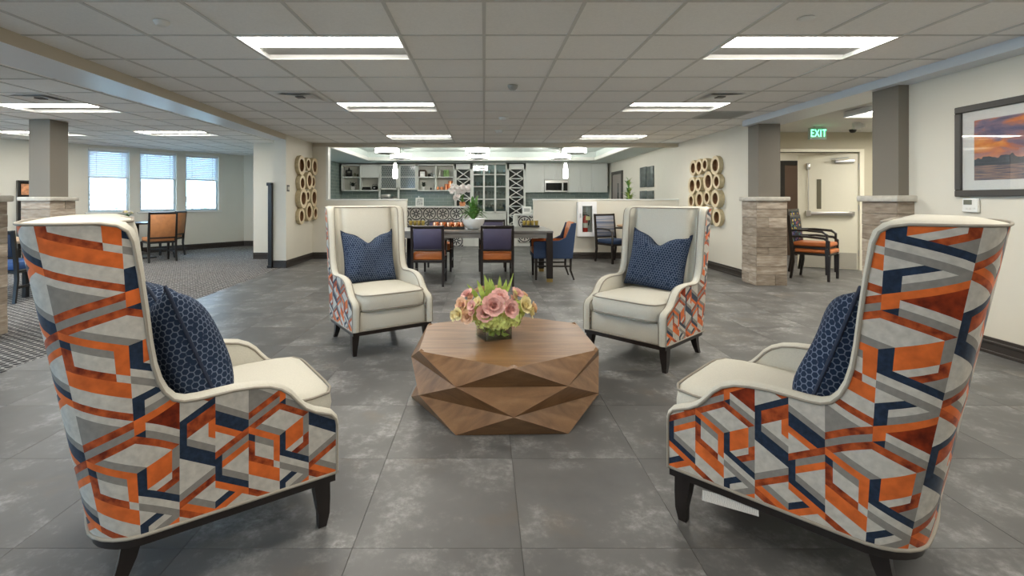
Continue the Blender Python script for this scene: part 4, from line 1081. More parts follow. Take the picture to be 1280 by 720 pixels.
def leg_sq(mb, x, y, z1, w0=.022, w1=.017, dx=0, dy=0, z0=0):
    P = [(x+cx*w0, y+cy*w0, z1) for cx, cy in ((-1,-1),(1,-1),(1,1),(-1,1))]+[(x+dx+cx*w1, y+dy+cy*w1, z0) for cx, cy in ((-1,-1),(1,-1),(1,1),(-1,1))]
    return mb.add(P, [(0, 1, 2, 3), (7, 6, 5, 4)]+[(i, i+4, (i+1) % 4+4, (i+1) % 4) for i in range(4)])
def dining_chair(name, cat, group, backm, seatm, framem=DWOOD, W=.49, bh=.88, arms=True, panel0=.50, sh=.455, bdepth=.03, seat_t=.11, bars=True):
    """frame chair: local +y is forward, origin at floor centre"""
    e = empty(name, (0, 0, 0), 0, '', cat, group); w = W/2-.022; D = .24
    for s in (-1, 1):
        leg_sq(MB(), s*w, D, sh-.06).build('leg', framem, e)
        P = MB(); P.tube([(s*w, -D-.03, 0), (s*w, -D+.01, sh*.6), (s*w, -D, sh), (s*w, -D-.055, bh)], [.022, .025, .027, .022], 4).build('leg', framem, e, smooth=30)
        if bars: MB().box(s*w-.012, s*w+.012, -D, D, .17, .20).build('stretcher', framem, e)
        if arms:
            MB().tube([(s*w, -D-.01, .665), (s*(w+.01), -.05, .672), (s*(w+.012), D-.06, .655), (s*w, D-.0, .61), (s*w, D, sh-.05)], [.016, .018, .02, .02, .018], 6).build('arm', framem, e, smooth=50)
    MB().box(-w, w, -D, D, sh-seat_t-.005, sh+.03-seat_t, .004).build('seat_rail', framem, e)
    MB().box(-w+.005, w-.005, -D+.02, D+.03, sh+.03-seat_t, sh+.03, .022).build('seat', seatm, e, smooth=60)
    M = Matrix.Translation((0, -D-.0, sh)) @ Matrix.Rotation(math.atan2(.055, bh-sh), 4, 'X')
    b = MB().box(-w+.02, w-.02, -bdepth/2, bdepth/2, panel0-sh, bh-sh-.04, .008, M=M).build('backrest', backm, e, smooth=60)
    MB().box(-w, w, -.016, .016, bh-sh-.04, bh-sh, .005, M=M).build('back_rail', framem, e)
    MB().box(-w, w, -.014, .014, panel0-sh-.025, panel0-sh, .003, M=M).build('lower_back_rail', framem, e)
    return e
dc = dining_chair('dining_chair', 'chair', 'purple-backed dining chairs', PURPLE, OLEATH, panel0=.535)
for k, (x, y, r, l) in enumerate(((-.81, 7.27, 0, 'purple-backed dining chair with orange seat, left of the two with backs to the camera'), (.19, 7.27, 0, 'purple-backed dining chair with orange seat, right of the two with backs to the camera'), (-.80, 8.72, PI, 'dining chair on the kitchen side of the table behind the copper mugs'), (.15, 8.72, PI, 'dining chair on the kitchen side of the table right of the orchid'))):
    put(dc if k == 0 else copy_tree(dc), (x, y, 0), r, l)
def tub_chair():
    e = empty('dining_armchair', (0, 0, 0), 0, '', 'armchair', 'blue and orange armchairs at the table ends')
    for s in (-1, 1):
        leg_sq(MB(), s*.25, .26, .34, .023, .016).build('leg', DWOOD, e)
        MB().tube([(s*.25, -.28, .34), (s*.25, -.275, .15), (s*.25, -.33, 0)], [.024, .022, .017], 4).build('leg', DWOOD, e)
        MB().box(s*.25-.01, s*.25+.01, -.27, .25, .20, .225).build('stretcher', DWOOD, e)
    # outer shell sides with sloping arm profile
    prof = [(.30, .34), (.30, .585), (.27, .60), (-.10, .61), (-.20, .66), (-.26, .80), (-.285, .875), (-.36, .885), (-.33, .60), (-.30, .34)]
    for s in (-1, 1):
        mb = MB(); a, b = s*.235, s*.30
        vs = [(a, y, z) for y, z in prof]+[(b, y, z) for y, z in prof]; n = len(prof)
        mb.add(vs, [tuple(range(n)), tuple(range(n, 2*n))[::-1]]+[(i, n+i, n+(i+1) % n, (i+1) % n) for i in range(n)]).build('outer_side', BLUEF, e, fixn=True, smooth=40)
    MB().add([(x, y, z) for x in (-.30, .30) for y, z in ((-.30, .34), (-.33, .60), (-.36, .885), (-.33, .885), (-.30, .6), (-.27, .34))], [(0,1,2,3,4,5), (11,10,9,8,7,6)]+[(i, 6+i, 6+(i+1) % 6, (i+1) % 6) for i in range(6)]).build('outer_back', BLUEF, e, fixn=True)
    n = 4
    for k in range(n):                     # channelled orange inner back
        x0 = -.235+k*.47/n
        mb = MB(); P = []
        for i, (y, z) in enumerate(((-.24, .46), (-.255, .6), (-.285, .78), (-.315, .88), (-.345, .895))):
            for j in range(5): u = j/4; P.append((x0+u*.47/n, y+.022*math.sin(PI*u), z+.004*math.sin(PI*u)))
        mb.grid(P, 5, 5).build('inner_back', OLEATH, e, smooth=60)
    for s in (-1, 1): MB().box(s*.236, s*.215, -.26, .285, .44, .608, .008).build('inner_arm', OLEATH, e)
    MB().box(-.30, .30, -.28, .30, .335, .40, .01).build('seat_base', BLUEF, e)
    MB().box(-.215, .215, -.25, .31, .40, .485, .025).build('seat', OLEATH, e, smooth=60)
    return e
tc_ = tub_chair()
put(tc_, (1.07, 7.86, 0), facing(-1, .0), 'blue armchair with channelled orange lining at the right end of the dining table')
put(copy_tree(tc_), (-1.62, 7.95, 0), facing(1, 0), 'blue armchair half hidden behind the back left wing chair')

sc_ = dining_chair('side_chair', 'chair', None, STRIPE, BLUEF, W=.54, bh=.96, arms=True, bdepth=.045, panel0=.50, sh=.43, seat_t=.08, bars=False)
put(sc_, (2.60, 9.78, 0), facing(.45, -.9), 'blue striped armchair against the half wall by the extinguisher cabinet')
rt = empty('round_table', (3.0, 9.22, 0), 0, 'round honey wood table mostly hidden behind the back right wing chair', 'table')
MB().lathe((0, 0, .735), [(0, 0), (.46, 0), (.48, .015), (.48, .03), (.465, .035), (0, .035)], 40).build('table_top', WOODL, rt)
MB().lathe((0, 0, 0), [(.26, 0), (.26, .02), (.06, .05), (.045, .12), (.045, .70), (.14, .735)], 20).build('pedestal', BLACK, rt)

# stacked chairs by the far pier
st1 = dining_chair('stacking_chair', 'chair', 'chairs stacked by the exit', CONF, OLEATH, W=.53, bh=1.0, arms=True, bdepth=.035, panel0=.50, sh=.455, seat_t=.065, bars=False)
put(st1, (5.25, 7.75, 0), facing(.66, -.75), 'lower of two stacked chairs with orange seat beside the stone pier')
st2 = put(copy_tree(st1), (5.235, 7.768, .10), facing(.66, -.75), 'upper of two stacked chairs with multicoloured back and orange seat')

# ---------------------------------------------------------------- things on the dining table
def lathe_thing(name, loc, prof, mat, label, cat, group=None, n=16):
    return tag(MB().lathe((0, 0, 0), prof, n).build(name, mat, loc=loc, smooth=50), label, cat, group)
def mug(loc, rz, mat, label, group, s=1.0, name='copper_mug'):
    e = empty(name, loc, rz, label, 'mug', group)
    MB().lathe((0, 0, 0), [(.030*s, 0), (.040*s, .006*s), (.043*s, .05*s), (.040*s, .095*s), (.036*s, .095*s), (.038*s, .05*s), (.034*s, .01*s), (0, .01*s)], 14).build('body', mat, e, smooth=50)
    MB().tube([(.041*s, 0, .078*s), (.066*s, 0, .075*s), (.072*s, 0, .05*s), (.064*s, 0, .026*s), (.041*s, 0, .022*s)], .005*s, 6).build('handle', BRASS, e)
    return e
tr = tag(MB().box(-.27, .27, -.16, .16, 0, .012, .004).box(-.27, .27, -.16, -.15, .012, .04).box(-.27, .27, .15, .16, .012, .04).box(-.27, -.26, -.15, .15, .012, .04).box(.26, .27, -.15, .15, .012, .04).build('serving_tray', BLACK, loc=(-.58, 7.95, TZ)), 'black serving tray under the copper mugs', 'tray')
for k, (x, y) in enumerate([(-.20, -.09), (-.09, -.09), (.02, -.09), (.13, -.09), (.22, -.06), (-.20, .07), (-.08, .08), (.05, .08), (.17, .08)]):
    mug((-.58+x, 7.95+y, TZ+.012), k*.9, COPPER, 'small copper mug on the black tray, %s from the left in the %s row' % (['first', 'second', 'third', 'fourth', 'fifth'][k if k < 5 else k-5], 'front' if k < 5 else 'back'), 'copper mugs on the tray')
def tray_goblets(x, y, label):
    t = tag(MB().box(-.15, .15, -.09, .09, 0, .03, .004).build('serving_tray', BLACK, loc=(x, y, TZ)), label+' black tray under gold cups', 'tray')
    for k in range(4):
        lathe_thing('gold_cup', (x-.105+k*.07, y, TZ+.03), [(.022, 0), (.028, .01), (.032, .08), (.030, .08), (.026, .012), (0, .012)], GOLD, '%s gold cup on the %s tray' % (['leftmost', 'second', 'third', 'rightmost'][k], label), 'cup', 'gold cups on the dining table')
tray_goblets(-1.16, 8.45, 'left')
tray_goblets(.80, 8.45, 'right')
def strap(mb, b, t, w, sag=.0, m=0, seg=6, bow=(0, 0, 1)):
    b, t = Vector(b), Vector(t); ax = t-b; sd = ax.cross(Vector((0, 0, 1)))
    if sd.length < 1e-4: sd = Vector((1, 0, 0))
    sd.normalize(); P = []
    for i in range(seg+1):
        u = i/seg; c = b+ax*u+Vector(bow)*sag*math.sin(PI*u); ww = w*(math.sin(PI*min(.97, .12+u*.85)))**.7/2
        P += [c-sd*ww, c+Vector((0, 0, -.15*ww)), c+sd*ww]
    mb.add(P, [(r*3+c, r*3+c+1, r*3+c+4, r*3+c+3) for r in range(seg) for c in range(2)], m)
    return mb
def orchid(loc, s, label, potm, potprof, nl=9, stems=3, rnd=1):
    random.seed(rnd); e = empty('potted_orchid', loc, 0, label, 'potted plant')
    MB().lathe((0, 0, 0), potprof, 20).build('pot', potm, e, smooth=50)
    z0 = potprof[-1][1]
    for k in range(nl):
        a = 2*PI*k/nl+random.uniform(-.3, .3); r = random.uniform(.03, .17)*s
        strap(MB(), (0, 0, z0-.01), (r*math.cos(a), r*math.sin(a), z0+(random.uniform(.10, .24) if r < .1*s else random.uniform(.0, .12))*s), .036*s, .05*s).build('leaf', GREEN, e, smooth=60)
    for k in range(stems):
        a = random.uniform(0, 6); tp = Vector((.16*s*math.cos(a), .10*s*math.sin(a), z0+random.uniform(.26, .36)*s))
        if s < 1: tp = Vector((random.uniform(-.22, .2), .02, z0+random.uniform(.16, .40)))
        MB().tube([(0, 0, z0), (tp.x*.3, tp.y*.3, z0+(tp.z-z0)*.6), tp], .005, 5).build('stem', GREEN, e)
        for j in range(6 if s < 1 else 3):
            c = tp+Vector((random.uniform(-.09, .09), random.uniform(-.06, .02), random.uniform(-.09, .08)))
            flower(c, (random.uniform(-.4, .4), -1, random.uniform(0, .5)), .075, WPET, 5, 2).build('blossom', [WPET, PINK], e, smooth=60)
    return e
orchid((-.17, 7.85, TZ), 1.7, 'leafy green plant in a wide white bowl on the dining table', CERAM, [(.07, 0), (.12, .02), (.17, .10), (.185, .17), (.175, .17), (0, .15)], nl=46, stems=0)
random.seed(11)

# ================================================================ kitchen
YC = 15.85; SK = F/YC
def kx(px): return (px-PX)/SK
def kz(py): return H+(PY-py)/SK
# bar with patterned tiles
BY = 13.1
bar = empty('tiled_bar', (-1.45, BY, 0), 0, 'bar counter faced with black and white star tiles', 'counter')
x0, x1 = -1.25, 1.22
MB().box(x0, x1, .03, .60, 0, 1.03).build('body', KCAB, bar)
MB().box(x0-.03, x1+.03, -.08, .65, 1.03, 1.07, .004).build('countertop', CTOP, bar)
MB().box(x1-.02, x1+.08, .0, .60, 0, 1.03).build('end_post', WHITE, bar)
te = MB().box(-.178, .178, 0, .028, -.178, .178, .001).mesh('tile', ENCA)
for i in range(7):
    for j in range(3):
        cx = x0+.18+i*.36-.02
        if cx+.18 > x1+.02: continue
        inst('tile', te, bar, (cx, .0, .15+.0+.18+j*.36-.18+.0))
bar2 = empty('tiled_bar', (1.55, BY, 0), 0, 'lower counter end faced with star tiles right of the opening', 'counter')
MB().box(-.70, .80, .03, .60, 0, .82).build('body', KCAB, bar2); MB().box(-.72, .82, -.05, .65, .82, .86, .004).build('countertop', CTOP, bar2)
MB().box(-.74, -.66, .0, .60, 0, .82).build('end_post', WHITE, bar2)
for i in range(4):
    for j in range(2): inst('tile', te, bar2, (-.46+i*.36, 0, .64-j*.36))
# open shelves
def shelf_unit(px0, px1, py0, py1, label, cols=2, rows=2, filled=()):
    a, b, z0, z1 = kx(px0), kx(px1), kz(py1), kz(py0); e = empty('open_shelf_cabinet', ((a+b)/2, YC, z0), 0, label, 'cabinet'); w = (b-a)/2; h = z1-z0; D = .325
    MB().box(-w, w, D-.015, D, 0, h).build('back_panel', KPAN, e)
    for s in (-1, 1): MB().box(s*w, s*(w-.03), 0, D, 0, h).build('side_panel', KCAB, e)
    MB().box(-w, w, 0, D, h-.04, h).build('top_panel', KCAB, e)
    for r in range(rows): MB().box(-w, w, 0, D, r*h/rows, r*h/rows+.035).build('shelf', KCAB, e)
    for c in range(1, cols): MB().box(-w+2*w*c/cols-.018, -w+2*w*c/cols+.018, 0, D, .0, h).build('divider', KCAB, e)
    for (c, r) in filled: MB().box(-w+2*w*c/cols+.02, -w+2*w*(c+1)/cols-.02, .02, .035, r*h/rows+.04, (r+1)*h/rows-.01).build('door', KCAB, e)
    return (a, b, z0, z1, h/rows)
u1 = shelf_unit(426.5, 474, 205.5, 238.8, 'open pale shelves at the far left of the kitchen', filled=((1, 1),))
u3 = shelf_unit(521.5, 567.5, 205.5, 238.8, 'open pale shelves with copper pots left of the wine rack')
# cabinet with patterned inserts
a, b = kx(474), kx(521.5); z0, z1 = kz(237), kz(205.5)
e = empty('patterned_door_cabinet', ((a+b)/2, YC, z0), 0, 'wall cabinet with two dark patterned door inserts', 'cabinet'); w = (b-a)/2; h = z1-z0
MB().box(-w, w, .03, .33, 0, h).build('body', KCAB, e)
for s in (0, 1):
    xa = -w+.02+s*w; xb = xa+w-.04
    d = MB().box(xa, xa+.05, 0, .03, 0, h).box(xb-.05, xb, 0, .03, 0, h).box(xa, xb, 0, .03, 0, .05).box(xa, xb, 0, .03, h-.05, h).box(xa, xb, 0, .03, h*.5-.012, h*.5+.012).build('door', KCAB, e)
    setuv(MB().box(xa+.05, xb-.05, .012, .018, .05, h-.05).build('insert', LATG, d), lambda c: (c.x, c.z))
for px in (474.5, 498): MB().box(kx(px)-(a+b)/2-.03, kx(px)-(a+b)/2+.03, .0, .05, -(z0-.93), 0).build('post', WHITE, e)
# x wine racks
def wine_rack(px0, px1, py0, py1, nx, label):
    a, b, z0, z1 = kx(px0), kx(px1), kz(py1), kz(py0); e = empty('wine_rack', ((a+b)/2, YC, z0), 0, label, 'wine rack', 'lattice wine racks'); w = (b-a)/2; h = z1-z0
    MB().box(-w, w, .30, .33, 0, h).build('back_panel', M_('rack_dark_panel', (.10, .11, .105), .6) if 'rack_dark_panel' not in bpy.data.materials else bpy.data.materials['rack_dark_panel'], e)  # back panel is darker than the rack frame
    for s in (-1, 1): MB().box(s*w, s*(w-.06), 0, .33, 0, h).build('side_panel', KCAB, e)
    MB().box(-w, w, 0, .33, h-.17, h).build('top_panel', KCAB, e)
    MB().box(-w, w, 0, .33, 0, .05).build('bottom_panel', KCAB, e)
    zb, zt, iw = .05, h-.17, w-.06; hh = (zt-zb)/nx
    for k in range(nx):
        zz = zb+k*hh
        if k: MB().box(-iw, iw, 0, .30, zz-.014, zz+.014).build('shelf', KCAB, e)
        for s in (-1, 1):
            L = math.hypot(2*iw, hh); M = Matrix.Translation((0, .02, zz+hh/2)) @ Matrix.Rotation(-s*math.atan2(hh, 2*iw), 4, 'Y')
            MB().box(-L/2+.01, L/2-.01, -.012+.002*s, .25, -.011, .011, M=M).build('diagonal_slat', KCAB, e)
    return e
wine_rack(568, 590, 205, 262, 4, 'white lattice wine rack behind the white orchid')
wine_rack(634, 657, 205, 283, 6, 'white lattice wine rack right of the glass cabinet')
# china cabinet
a, b, z0, z1 = kx(590), kx(634), kz(266), kz(203)
cc = empty('china_cabinet', ((a+b)/2, YC, z0), 0, 'glass-fronted cabinet full of glasses in the kitchen', 'cabinet'); w = (b-a)/2; h = z1-z0
MB().box(-w, w, .325, .335, 0, h).build('back_panel', M_('sage_panel', (.24, .29, .28), .5), cc)
for s in (-1, 1): MB().box(s*w, s*(w-.03), .02, .325, 0, h).build('side_panel', KCAB, cc)
MB().box(-w, w, .02, .325, h-.06, h).build('top_panel', KCAB, cc)
MB().box(-w, w, .02, .325, 0, .04).build('bottom_panel', KCAB, cc)
shz = [.04, h*.27, h*.52, h*.76]
for z in shz[1:]: MB().box(-w+.03, w-.03, .04, .325, z-.01, z+.01).build('shelf', KCAB, cc)
for k in range(3):
    xa, xb = -w+.02+k*(2*w-.04)/3, -w+.02+(k+1)*(2*w-.04)/3
    d = MB().box(xa, xa+.03, 0, .02, 0, h).box(xb-.03, xb, 0, .02, 0, h).box(xa, xb, 0, .02, 0, .05).box(xa, xb, 0, .02, h-.07, h).build('door', KCAB, cc)
    for z in shz[1:]: MB().box(xa, xb, 0, .02, z-.014, z+.014).build('muntin', KCAB, d)
    for z, zt in zip(shz, shz[1:]+[h-.06]): MB().box(xa+.03, xb-.03, .008, .012, z+.012, zt-.012).build('pane', GLASSG, d)
gm = MB().lathe((0, 0, 0), [(.034, 0), (.034, .006), (.006, .012), (.005, .12), (.03, .15), (.040, .20), (.034, .25), (.031, .25), (.036, .20), (.0, .145)], 10).mesh('wine_glass', STEMW, 50)
tm_ = MB().lathe((0, 0, 0), [(.030, 0), (.036, .15), (.033, .15), (.028, .01), (0, .01)], 10).mesh('tumbler', STEMW, 50)
ORD = ['first', 'second', 'third', 'fourth', 'fifth', 'sixth', 'seventh', 'eighth', 'ninth']
for r, z in enumerate(shz):
    for k in range(9):
        x = (a+b)/2-w+.09+k*(2*w-.18)/8
        if r in (0, 1): tag(inst('wine_glass', gm, None, (x, YC+.16, z0+z+(.0 if r == 0 else .01))), '%s wine glass from the left on the %s shelf of the glass cabinet' % (ORD[k], 'bottom' if r == 0 else 'second lowest'), 'glass', 'wine glasses in the glass cabinet')
        elif k % 2 == 0 or r == 2: tag(inst('tumbler', tm_, None, (x, YC+.16, z0+z+.01)), '%s tumbler from the left on the %s shelf of the glass cabinet' % (ORD[k if r == 2 else k//2], 'second highest' if r == 2 else 'top'), 'glass', 'tumblers in the glass cabinet')
# base cabinets
def base_run(xa, xb, n, label, drawers=False):
    e = empty('base_cabinet', ((xa+xb)/2, YC-(.25 if not drawers else .0), 0), 0, label, 'cabinet'); w = (xb-xa)/2; D2 = .58 if not drawers else .33
    MB().box(-w, w, .02, D2, .1, .88 if not drawers else .815).build('body', KCAB, e); MB().box(-w, w, .08, D2, 0, .1).build('toe_kick', BLACK, e)
    for k in range(n):
        x0_, x1_ = -w+2*w*k/n+.005, -w+2*w*(k+1)/n-.005
        if drawers:
            for z0_, z1_ in ((.12, .38), (.39, .60), (.61, .81)):
                d = MB().box(x0_, x1_, 0, .02, z0_, z1_, .002).build('drawer', KCAB, e)
                MB().box((x0_+x1_)/2-.06, (x0_+x1_)/2+.06, -.03, -.02, z1_-.06, z1_-.05).build('handle', CHROME, d)
        else:
            d = MB().box(x0_, x1_, 0, .02, .12, .87, .002).build('door', KCAB, e)
            MB().box(x1_-.05, x1_-.04, -.03, -.02, .66, .80).build('handle', CHROME, d)
    return e
base_run(kx(427)+.0, kx(567), 5, 'pale base cabinets under the open shelves behind the bar')
base_run(kx(590), kx(633), 2, 'drawer unit below the glass cabinet', True)
base_run(kx(658), XR-.02, 4, 'pale base cabinets under the microwave behind the half wall')
tag(MB().box(kx(427), kx(567.5), YC-.27, YB-.015, .88, .92, .003).build('worktop', CTOP), 'white worktop running under the open kitchen shelves', 'worktop')
tag(MB().box(kx(658), XR-.003, YC-.27, YB-.015, .88, .92, .003).build('worktop', CTOP), 'white worktop under the microwave cabinets', 'worktop')
# wall cabinets with microwave
def wallcab(px0, px1, py0, py1, n, label, hs):
    a, b, z0, z1 = kx(px0), kx(px1), kz(py1), kz(py0); e = empty('wall_cabinet', ((a+b)/2, YC, z0), 0, label, 'cabinet', 'pale kitchen wall cabinets'); w = (b-a)/2; h = z1-z0
    MB().box(-w, w, .02, .33, 0, h).build('body', KCAB, e)
    for k in range(n):
        x0_, x1_ = -w+2*w*k/n+.004, -w+2*w*(k+1)/n-.004
        d = MB().box(x0_, x1_, 0, .02, .004, h-.004, .003).build('door', KCAB, e)
        hxp = (x1_-.05) if hs[k] > 0 else (x0_+.05)
        MB().box(hxp-.007, hxp+.007, -.03, -.018, .04, .18).build('handle', CHROME, d)
wallcab(657, 680.5, 203.5, 240.5, 1, 'pale wall cabinet left of the microwave', [1])
wallcab(680.5, 710.5, 203.5, 225, 2, 'short pale wall cabinet above the microwave', [1, -1])
wallcab(710.5, 739.5, 203.5, 240.5, 2, 'double pale wall cabinet right of the microwave', [1, -1])
wallcab(739.5, 759.5, 203.5, 240.5, 1, 'pale wall cabinet in the kitchen corner', [-1])
a, b, z0, z1 = kx(681), kx(710), kz(240), kz(225.2)
mw = empty('microwave', ((a+b)/2, YC, z0), 0, 'steel microwave set below the short wall cabinet', 'microwave'); w = (b-a)/2; h = z1-z0
MB().box(-w, w, -.03, .33, 0, h, .005).build('case', CHROME, mw)
MB().box(-w+.03, w*.45, -.04, -.03, .05, h-.09, .002).build('door_glass', DARKGL, mw); MB().box(w*.58, w-.02, -.038, -.03, .04, h-.08, .002).build('control_panel', DARKGL, mw)
MB().cyl((w*.51, -.06, .05), (w*.51, -.06, h-.09), .012).build('handle', CHROME, mw)
S(MB().box(kx(426), XR-.003, YC-.02, YB, kz(203.4), CZ).build('trim_7', KCAB), 'pale fascia above the kitchen cabinets')

# shelf items
def shelf_pt(u, c, r, fx, dy=.14):
    a, b, z0, z1, rh = u; return (a+(b-a)*(c+fx)/2, YC+dy, z0+r*rh+.035)
def pot_plant(loc, s, potm, label, leafm=GREEN, n=14):
    e = empty('potted_plant', loc, 0, label, 'potted plant')
    MB().lathe((0, 0, 0), [(.04*s, 0), (.055*s, .09*s), (.05*s, .09*s), (0, .08*s)], 14).build('pot', potm, e, smooth=50)
    for k in range(n):
        a_ = random.uniform(0, 6.28); r = random.uniform(.05, .12)*s
        strap(MB(), (0, 0, .08*s), (r*math.cos(a_), r*math.sin(a_), random.uniform(.10, .22)*s), .045*s, .03*s).build('leaf', leafm, e)
    return e
p = shelf_pt(u1, 0, 1, .35); le = empty('lantern', p, 0, 'black lantern on the upper left kitchen shelf', 'lantern')
MB().box(-.09, .09, -.07, .07, 0, .08, .004).build('base', BLACK, le); MB().box(-.075, .075, -.06, .06, .10, .12).box(-.09, .09, -.07, .07, .19, .22, .004).box(-.085, -.07, -.06, .06, .08, .2).box(.07, .085, -.06, .06, .08, .2).build('cage', BLACK, le)
MB().lathe((0, 0, .22), [(.05, 0), (.02, .04), (.025, .07), (0, .09)], 10).build('finial', BLACK, le)
for k, (fx, hh) in enumerate(((.66, .14), (.80, .10))):
    lathe_thing('figurine', shelf_pt(u1, 0, 1, fx), [(.04, 0), (.02, .03), (.035, hh*.6), (.015, hh*.9), (0, hh)], M_('olive_glaze', (.12, .12, .06), .4) if k == 0 else bpy.data.materials['olive_glaze'], ['taller olive figurine right of the lantern', 'shorter olive figurine at the shelf divider'][k], 'ornament')
pot_plant(shelf_pt(u1, 0, 0, .55), 1.3, CERAM, 'dark leafy plant in a pale pot on the lower left shelf', M_('dark_leaf', (.012, .02, .012), .5), 20)
tag(MB().box(-.14, .14, -.08, .08, 0, .05, .004).box(-.12, .12, -.07, .07, .05, .10, .004).build('stacked_boxes', BLACK, loc=shelf_pt(u1, 1, 0, .28)), 'two dark boxes stacked on the lower shelf', 'box')
kt = empty('kettle', shelf_pt(u1, 1, 0, .72), 0, 'dark round kettle with sprigs beside the stacked boxes', 'kettle')
MB().lathe((0, 0, 0), [(.06, 0), (.10, .05), (.10, .09), (.05, .14), (0, .15)], 16).build('body', BLACK, kt, smooth=50)
MB().tube([(-.09, 0, .09), (-.06, 0, .19), (.06, 0, .19), (.09, 0, .09)], .008).build('handle', BLACK, kt); MB().lathe((0, -.1, .07), [(0, -.03), (.03, 0), (0, .03)], 10).build('badge', CERAM, kt)
# right open shelves
rd = empty('vintage_radio', shelf_pt(u3, 0, 1, .26), 0, 'dark arched mantel radio on the upper shelf', 'radio')
MB().box(-.14, -.08, -.06, .06, 0, .18, .01).box(.08, .14, -.06, .06, 0, .18, .01).tube([(-.12, 0, .17), (-.08, 0, .20), (.08, 0, .20), (.12, 0, .17)], .03, 8).build('case', BROWND, rd); MB().box(-.08, .08, -.03, .03, 0, .17).build('dial', CERAM, rd)
lathe_thing('small_jug', shelf_pt(u3, 0, 1, .62), [(.03, 0), (.05, .04), (.03, .08), (.035, .10), (0, .10)], BLACK, 'small black jug beside the radio', 'jug')
for k, fx in enumerate((.75, .88)): lathe_thing('spice_jar', shelf_pt(u3, 0, 1, fx), [(.025, 0), (.028, .08), (.015, .11), (.015, .14), (0, .14)], STEMW, ['clear jar next to the black jug', 'clear jar at the shelf divider'][k], 'jar')
CANG = M_('apple_green_glaze', (.22, .36, .12), .3)
lathe_thing('bottle', shelf_pt(u3, 1, 1, .2), [(.03, 0), (.03, .10), (.01, .14), (.01, .17), (.025, .18), (.025, .23), (0, .24)], CERAM, 'slim bottle with dark stopper left of the green canisters', 'bottle')
for k, fx in enumerate((.48, .64)): lathe_thing('canister', shelf_pt(u3, 1, 1, fx), [(.05, 0), (.05, .18), (.04, .20), (.04, .23), (0, .23)], CANG, ['left of the two green canisters', 'right of the two green canisters'][k]+' on the shelf', 'canister')
pot_plant(shelf_pt(u3, 0, 0, .32), 1.2, CERAM, 'small dark plant in a white pot left of the copper', bpy.data.materials['dark_leaf'], 16)
lathe_thing('salt_shaker', shelf_pt(u3, 0, 0, .72), [(.025, 0), (.03, .05), (.015, .08), (0, .09)], BLACK, 'small dark shaker on the lower shelf', 'shaker')
lathe_thing('pepper_mill', shelf_pt(u3, 0, 0, .90), [(.03, 0), (.02, .05), (.03, .12), (.015, .16), (0, .17)], GRILLE, 'grey pepper mill at the divider of the lower shelf', 'mill')
for k, fx in enumerate((.10, .32)): mug(shelf_pt(u3, 1, 0, fx), k, COPPER, ['left copper mug on the kitchen shelf', 'right copper mug on the kitchen shelf'][k], 'copper mugs on the shelf', 1.1)
lathe_thing('copper_cup', shelf_pt(u3, 1, 0, .55), [(.05, 0), (.055, .2), (.048, .2), (.04, .01), (0, .01)], COPPER, 'tall copper cup left of the copper pitcher', 'cup')
pi_ = empty('copper_pitcher', shelf_pt(u3, 1, 0, .78), 0, 'large copper pitcher on the lower shelf', 'pitcher')
MB().lathe((0, 0, 0), [(.08, 0), (.085, .10), (.07, .24), (.075, .30), (.065, .30), (0, .02)], 16).build('body', COPPER, pi_, smooth=50); MB().tube([(.07, 0, .27), (.13, 0, .25), (.13, 0, .1), (.08, 0, .06)], .01).build('handle', COPPER, pi_)
# coffee station on the worktop
cm = empty('coffee_machine', (kx(483), YC-.02, .92), 0, 'steel coffee machine below the patterned cabinet', 'coffee machine')
MB().box(-.14, .14, -.12, .12, 0, .08, .01).box(-.14, .14, .02, .12, .08, .38, .01).box(-.14, .14, -.12, .12, .38, .5, .01).build('body', CHROME, cm); MB().lathe((0, -.05, .09), [(.05, 0), (.08, .05), (.07, .15), (.05, .17), (0, .17)], 14).build('carafe', DARKGL, cm)
lathe_thing('glass_dispenser', (kx(493), YC-.02, .92), [(.10, 0), (.05, .04), (.05, .1), (.11, .14), (.12, .38), (.04, .44), (0, .46)], CHROME, 'tall steel urn beside the coffee machine', 'urn')
# things on the bar
fs = empty('framed_sign', (kx(0)*0+(524.5-PX)/F*13.4, 13.4, 1.07), 0, 'small white framed sign standing on the bar', 'sign')
MB().box(-.11, .11, 0, .02, 0, .23, .002).build('frame', WHITE, fs); MB().box(-.085, .085, -.002, 0, .025, .205).build('print', M_('sign_print', (.45, .46, .44), .6, var=.6, scale=22), fs)
orchid(((578-PX)/F*13.3, 13.3, 1.07), .9, 'white orchid in a copper pot on the bar', COPPER, [(.06, 0), (.085, .05), (.09, .12), (.08, .12), (0, .10)], nl=8, stems=5, rnd=5)
ap = empty('countertop_appliance', (1.17, 13.42, .86), 0, 'white appliance on the lower counter behind the gold cups', 'appliance'); MB().box(-.12, .12, -.10, .10, 0, .20, .02).build('body', CERAM, ap); MB().box(-.08, .08, -.105, -.10, .06, .15).build('panel', GRILLE, ap)
pb_ = tag(MB().cyl((0, 0, 0), (0, 0, .22), .018).tube([(0, 0, .22), (0, -.02, .27), (0, -.10, .27), (0, -.12, .22)], .012).build('faucet', CHROME, loc=(-1.80, 13.55, 1.07)), 'slim steel faucet on the bar beside the half wall', 'faucet')
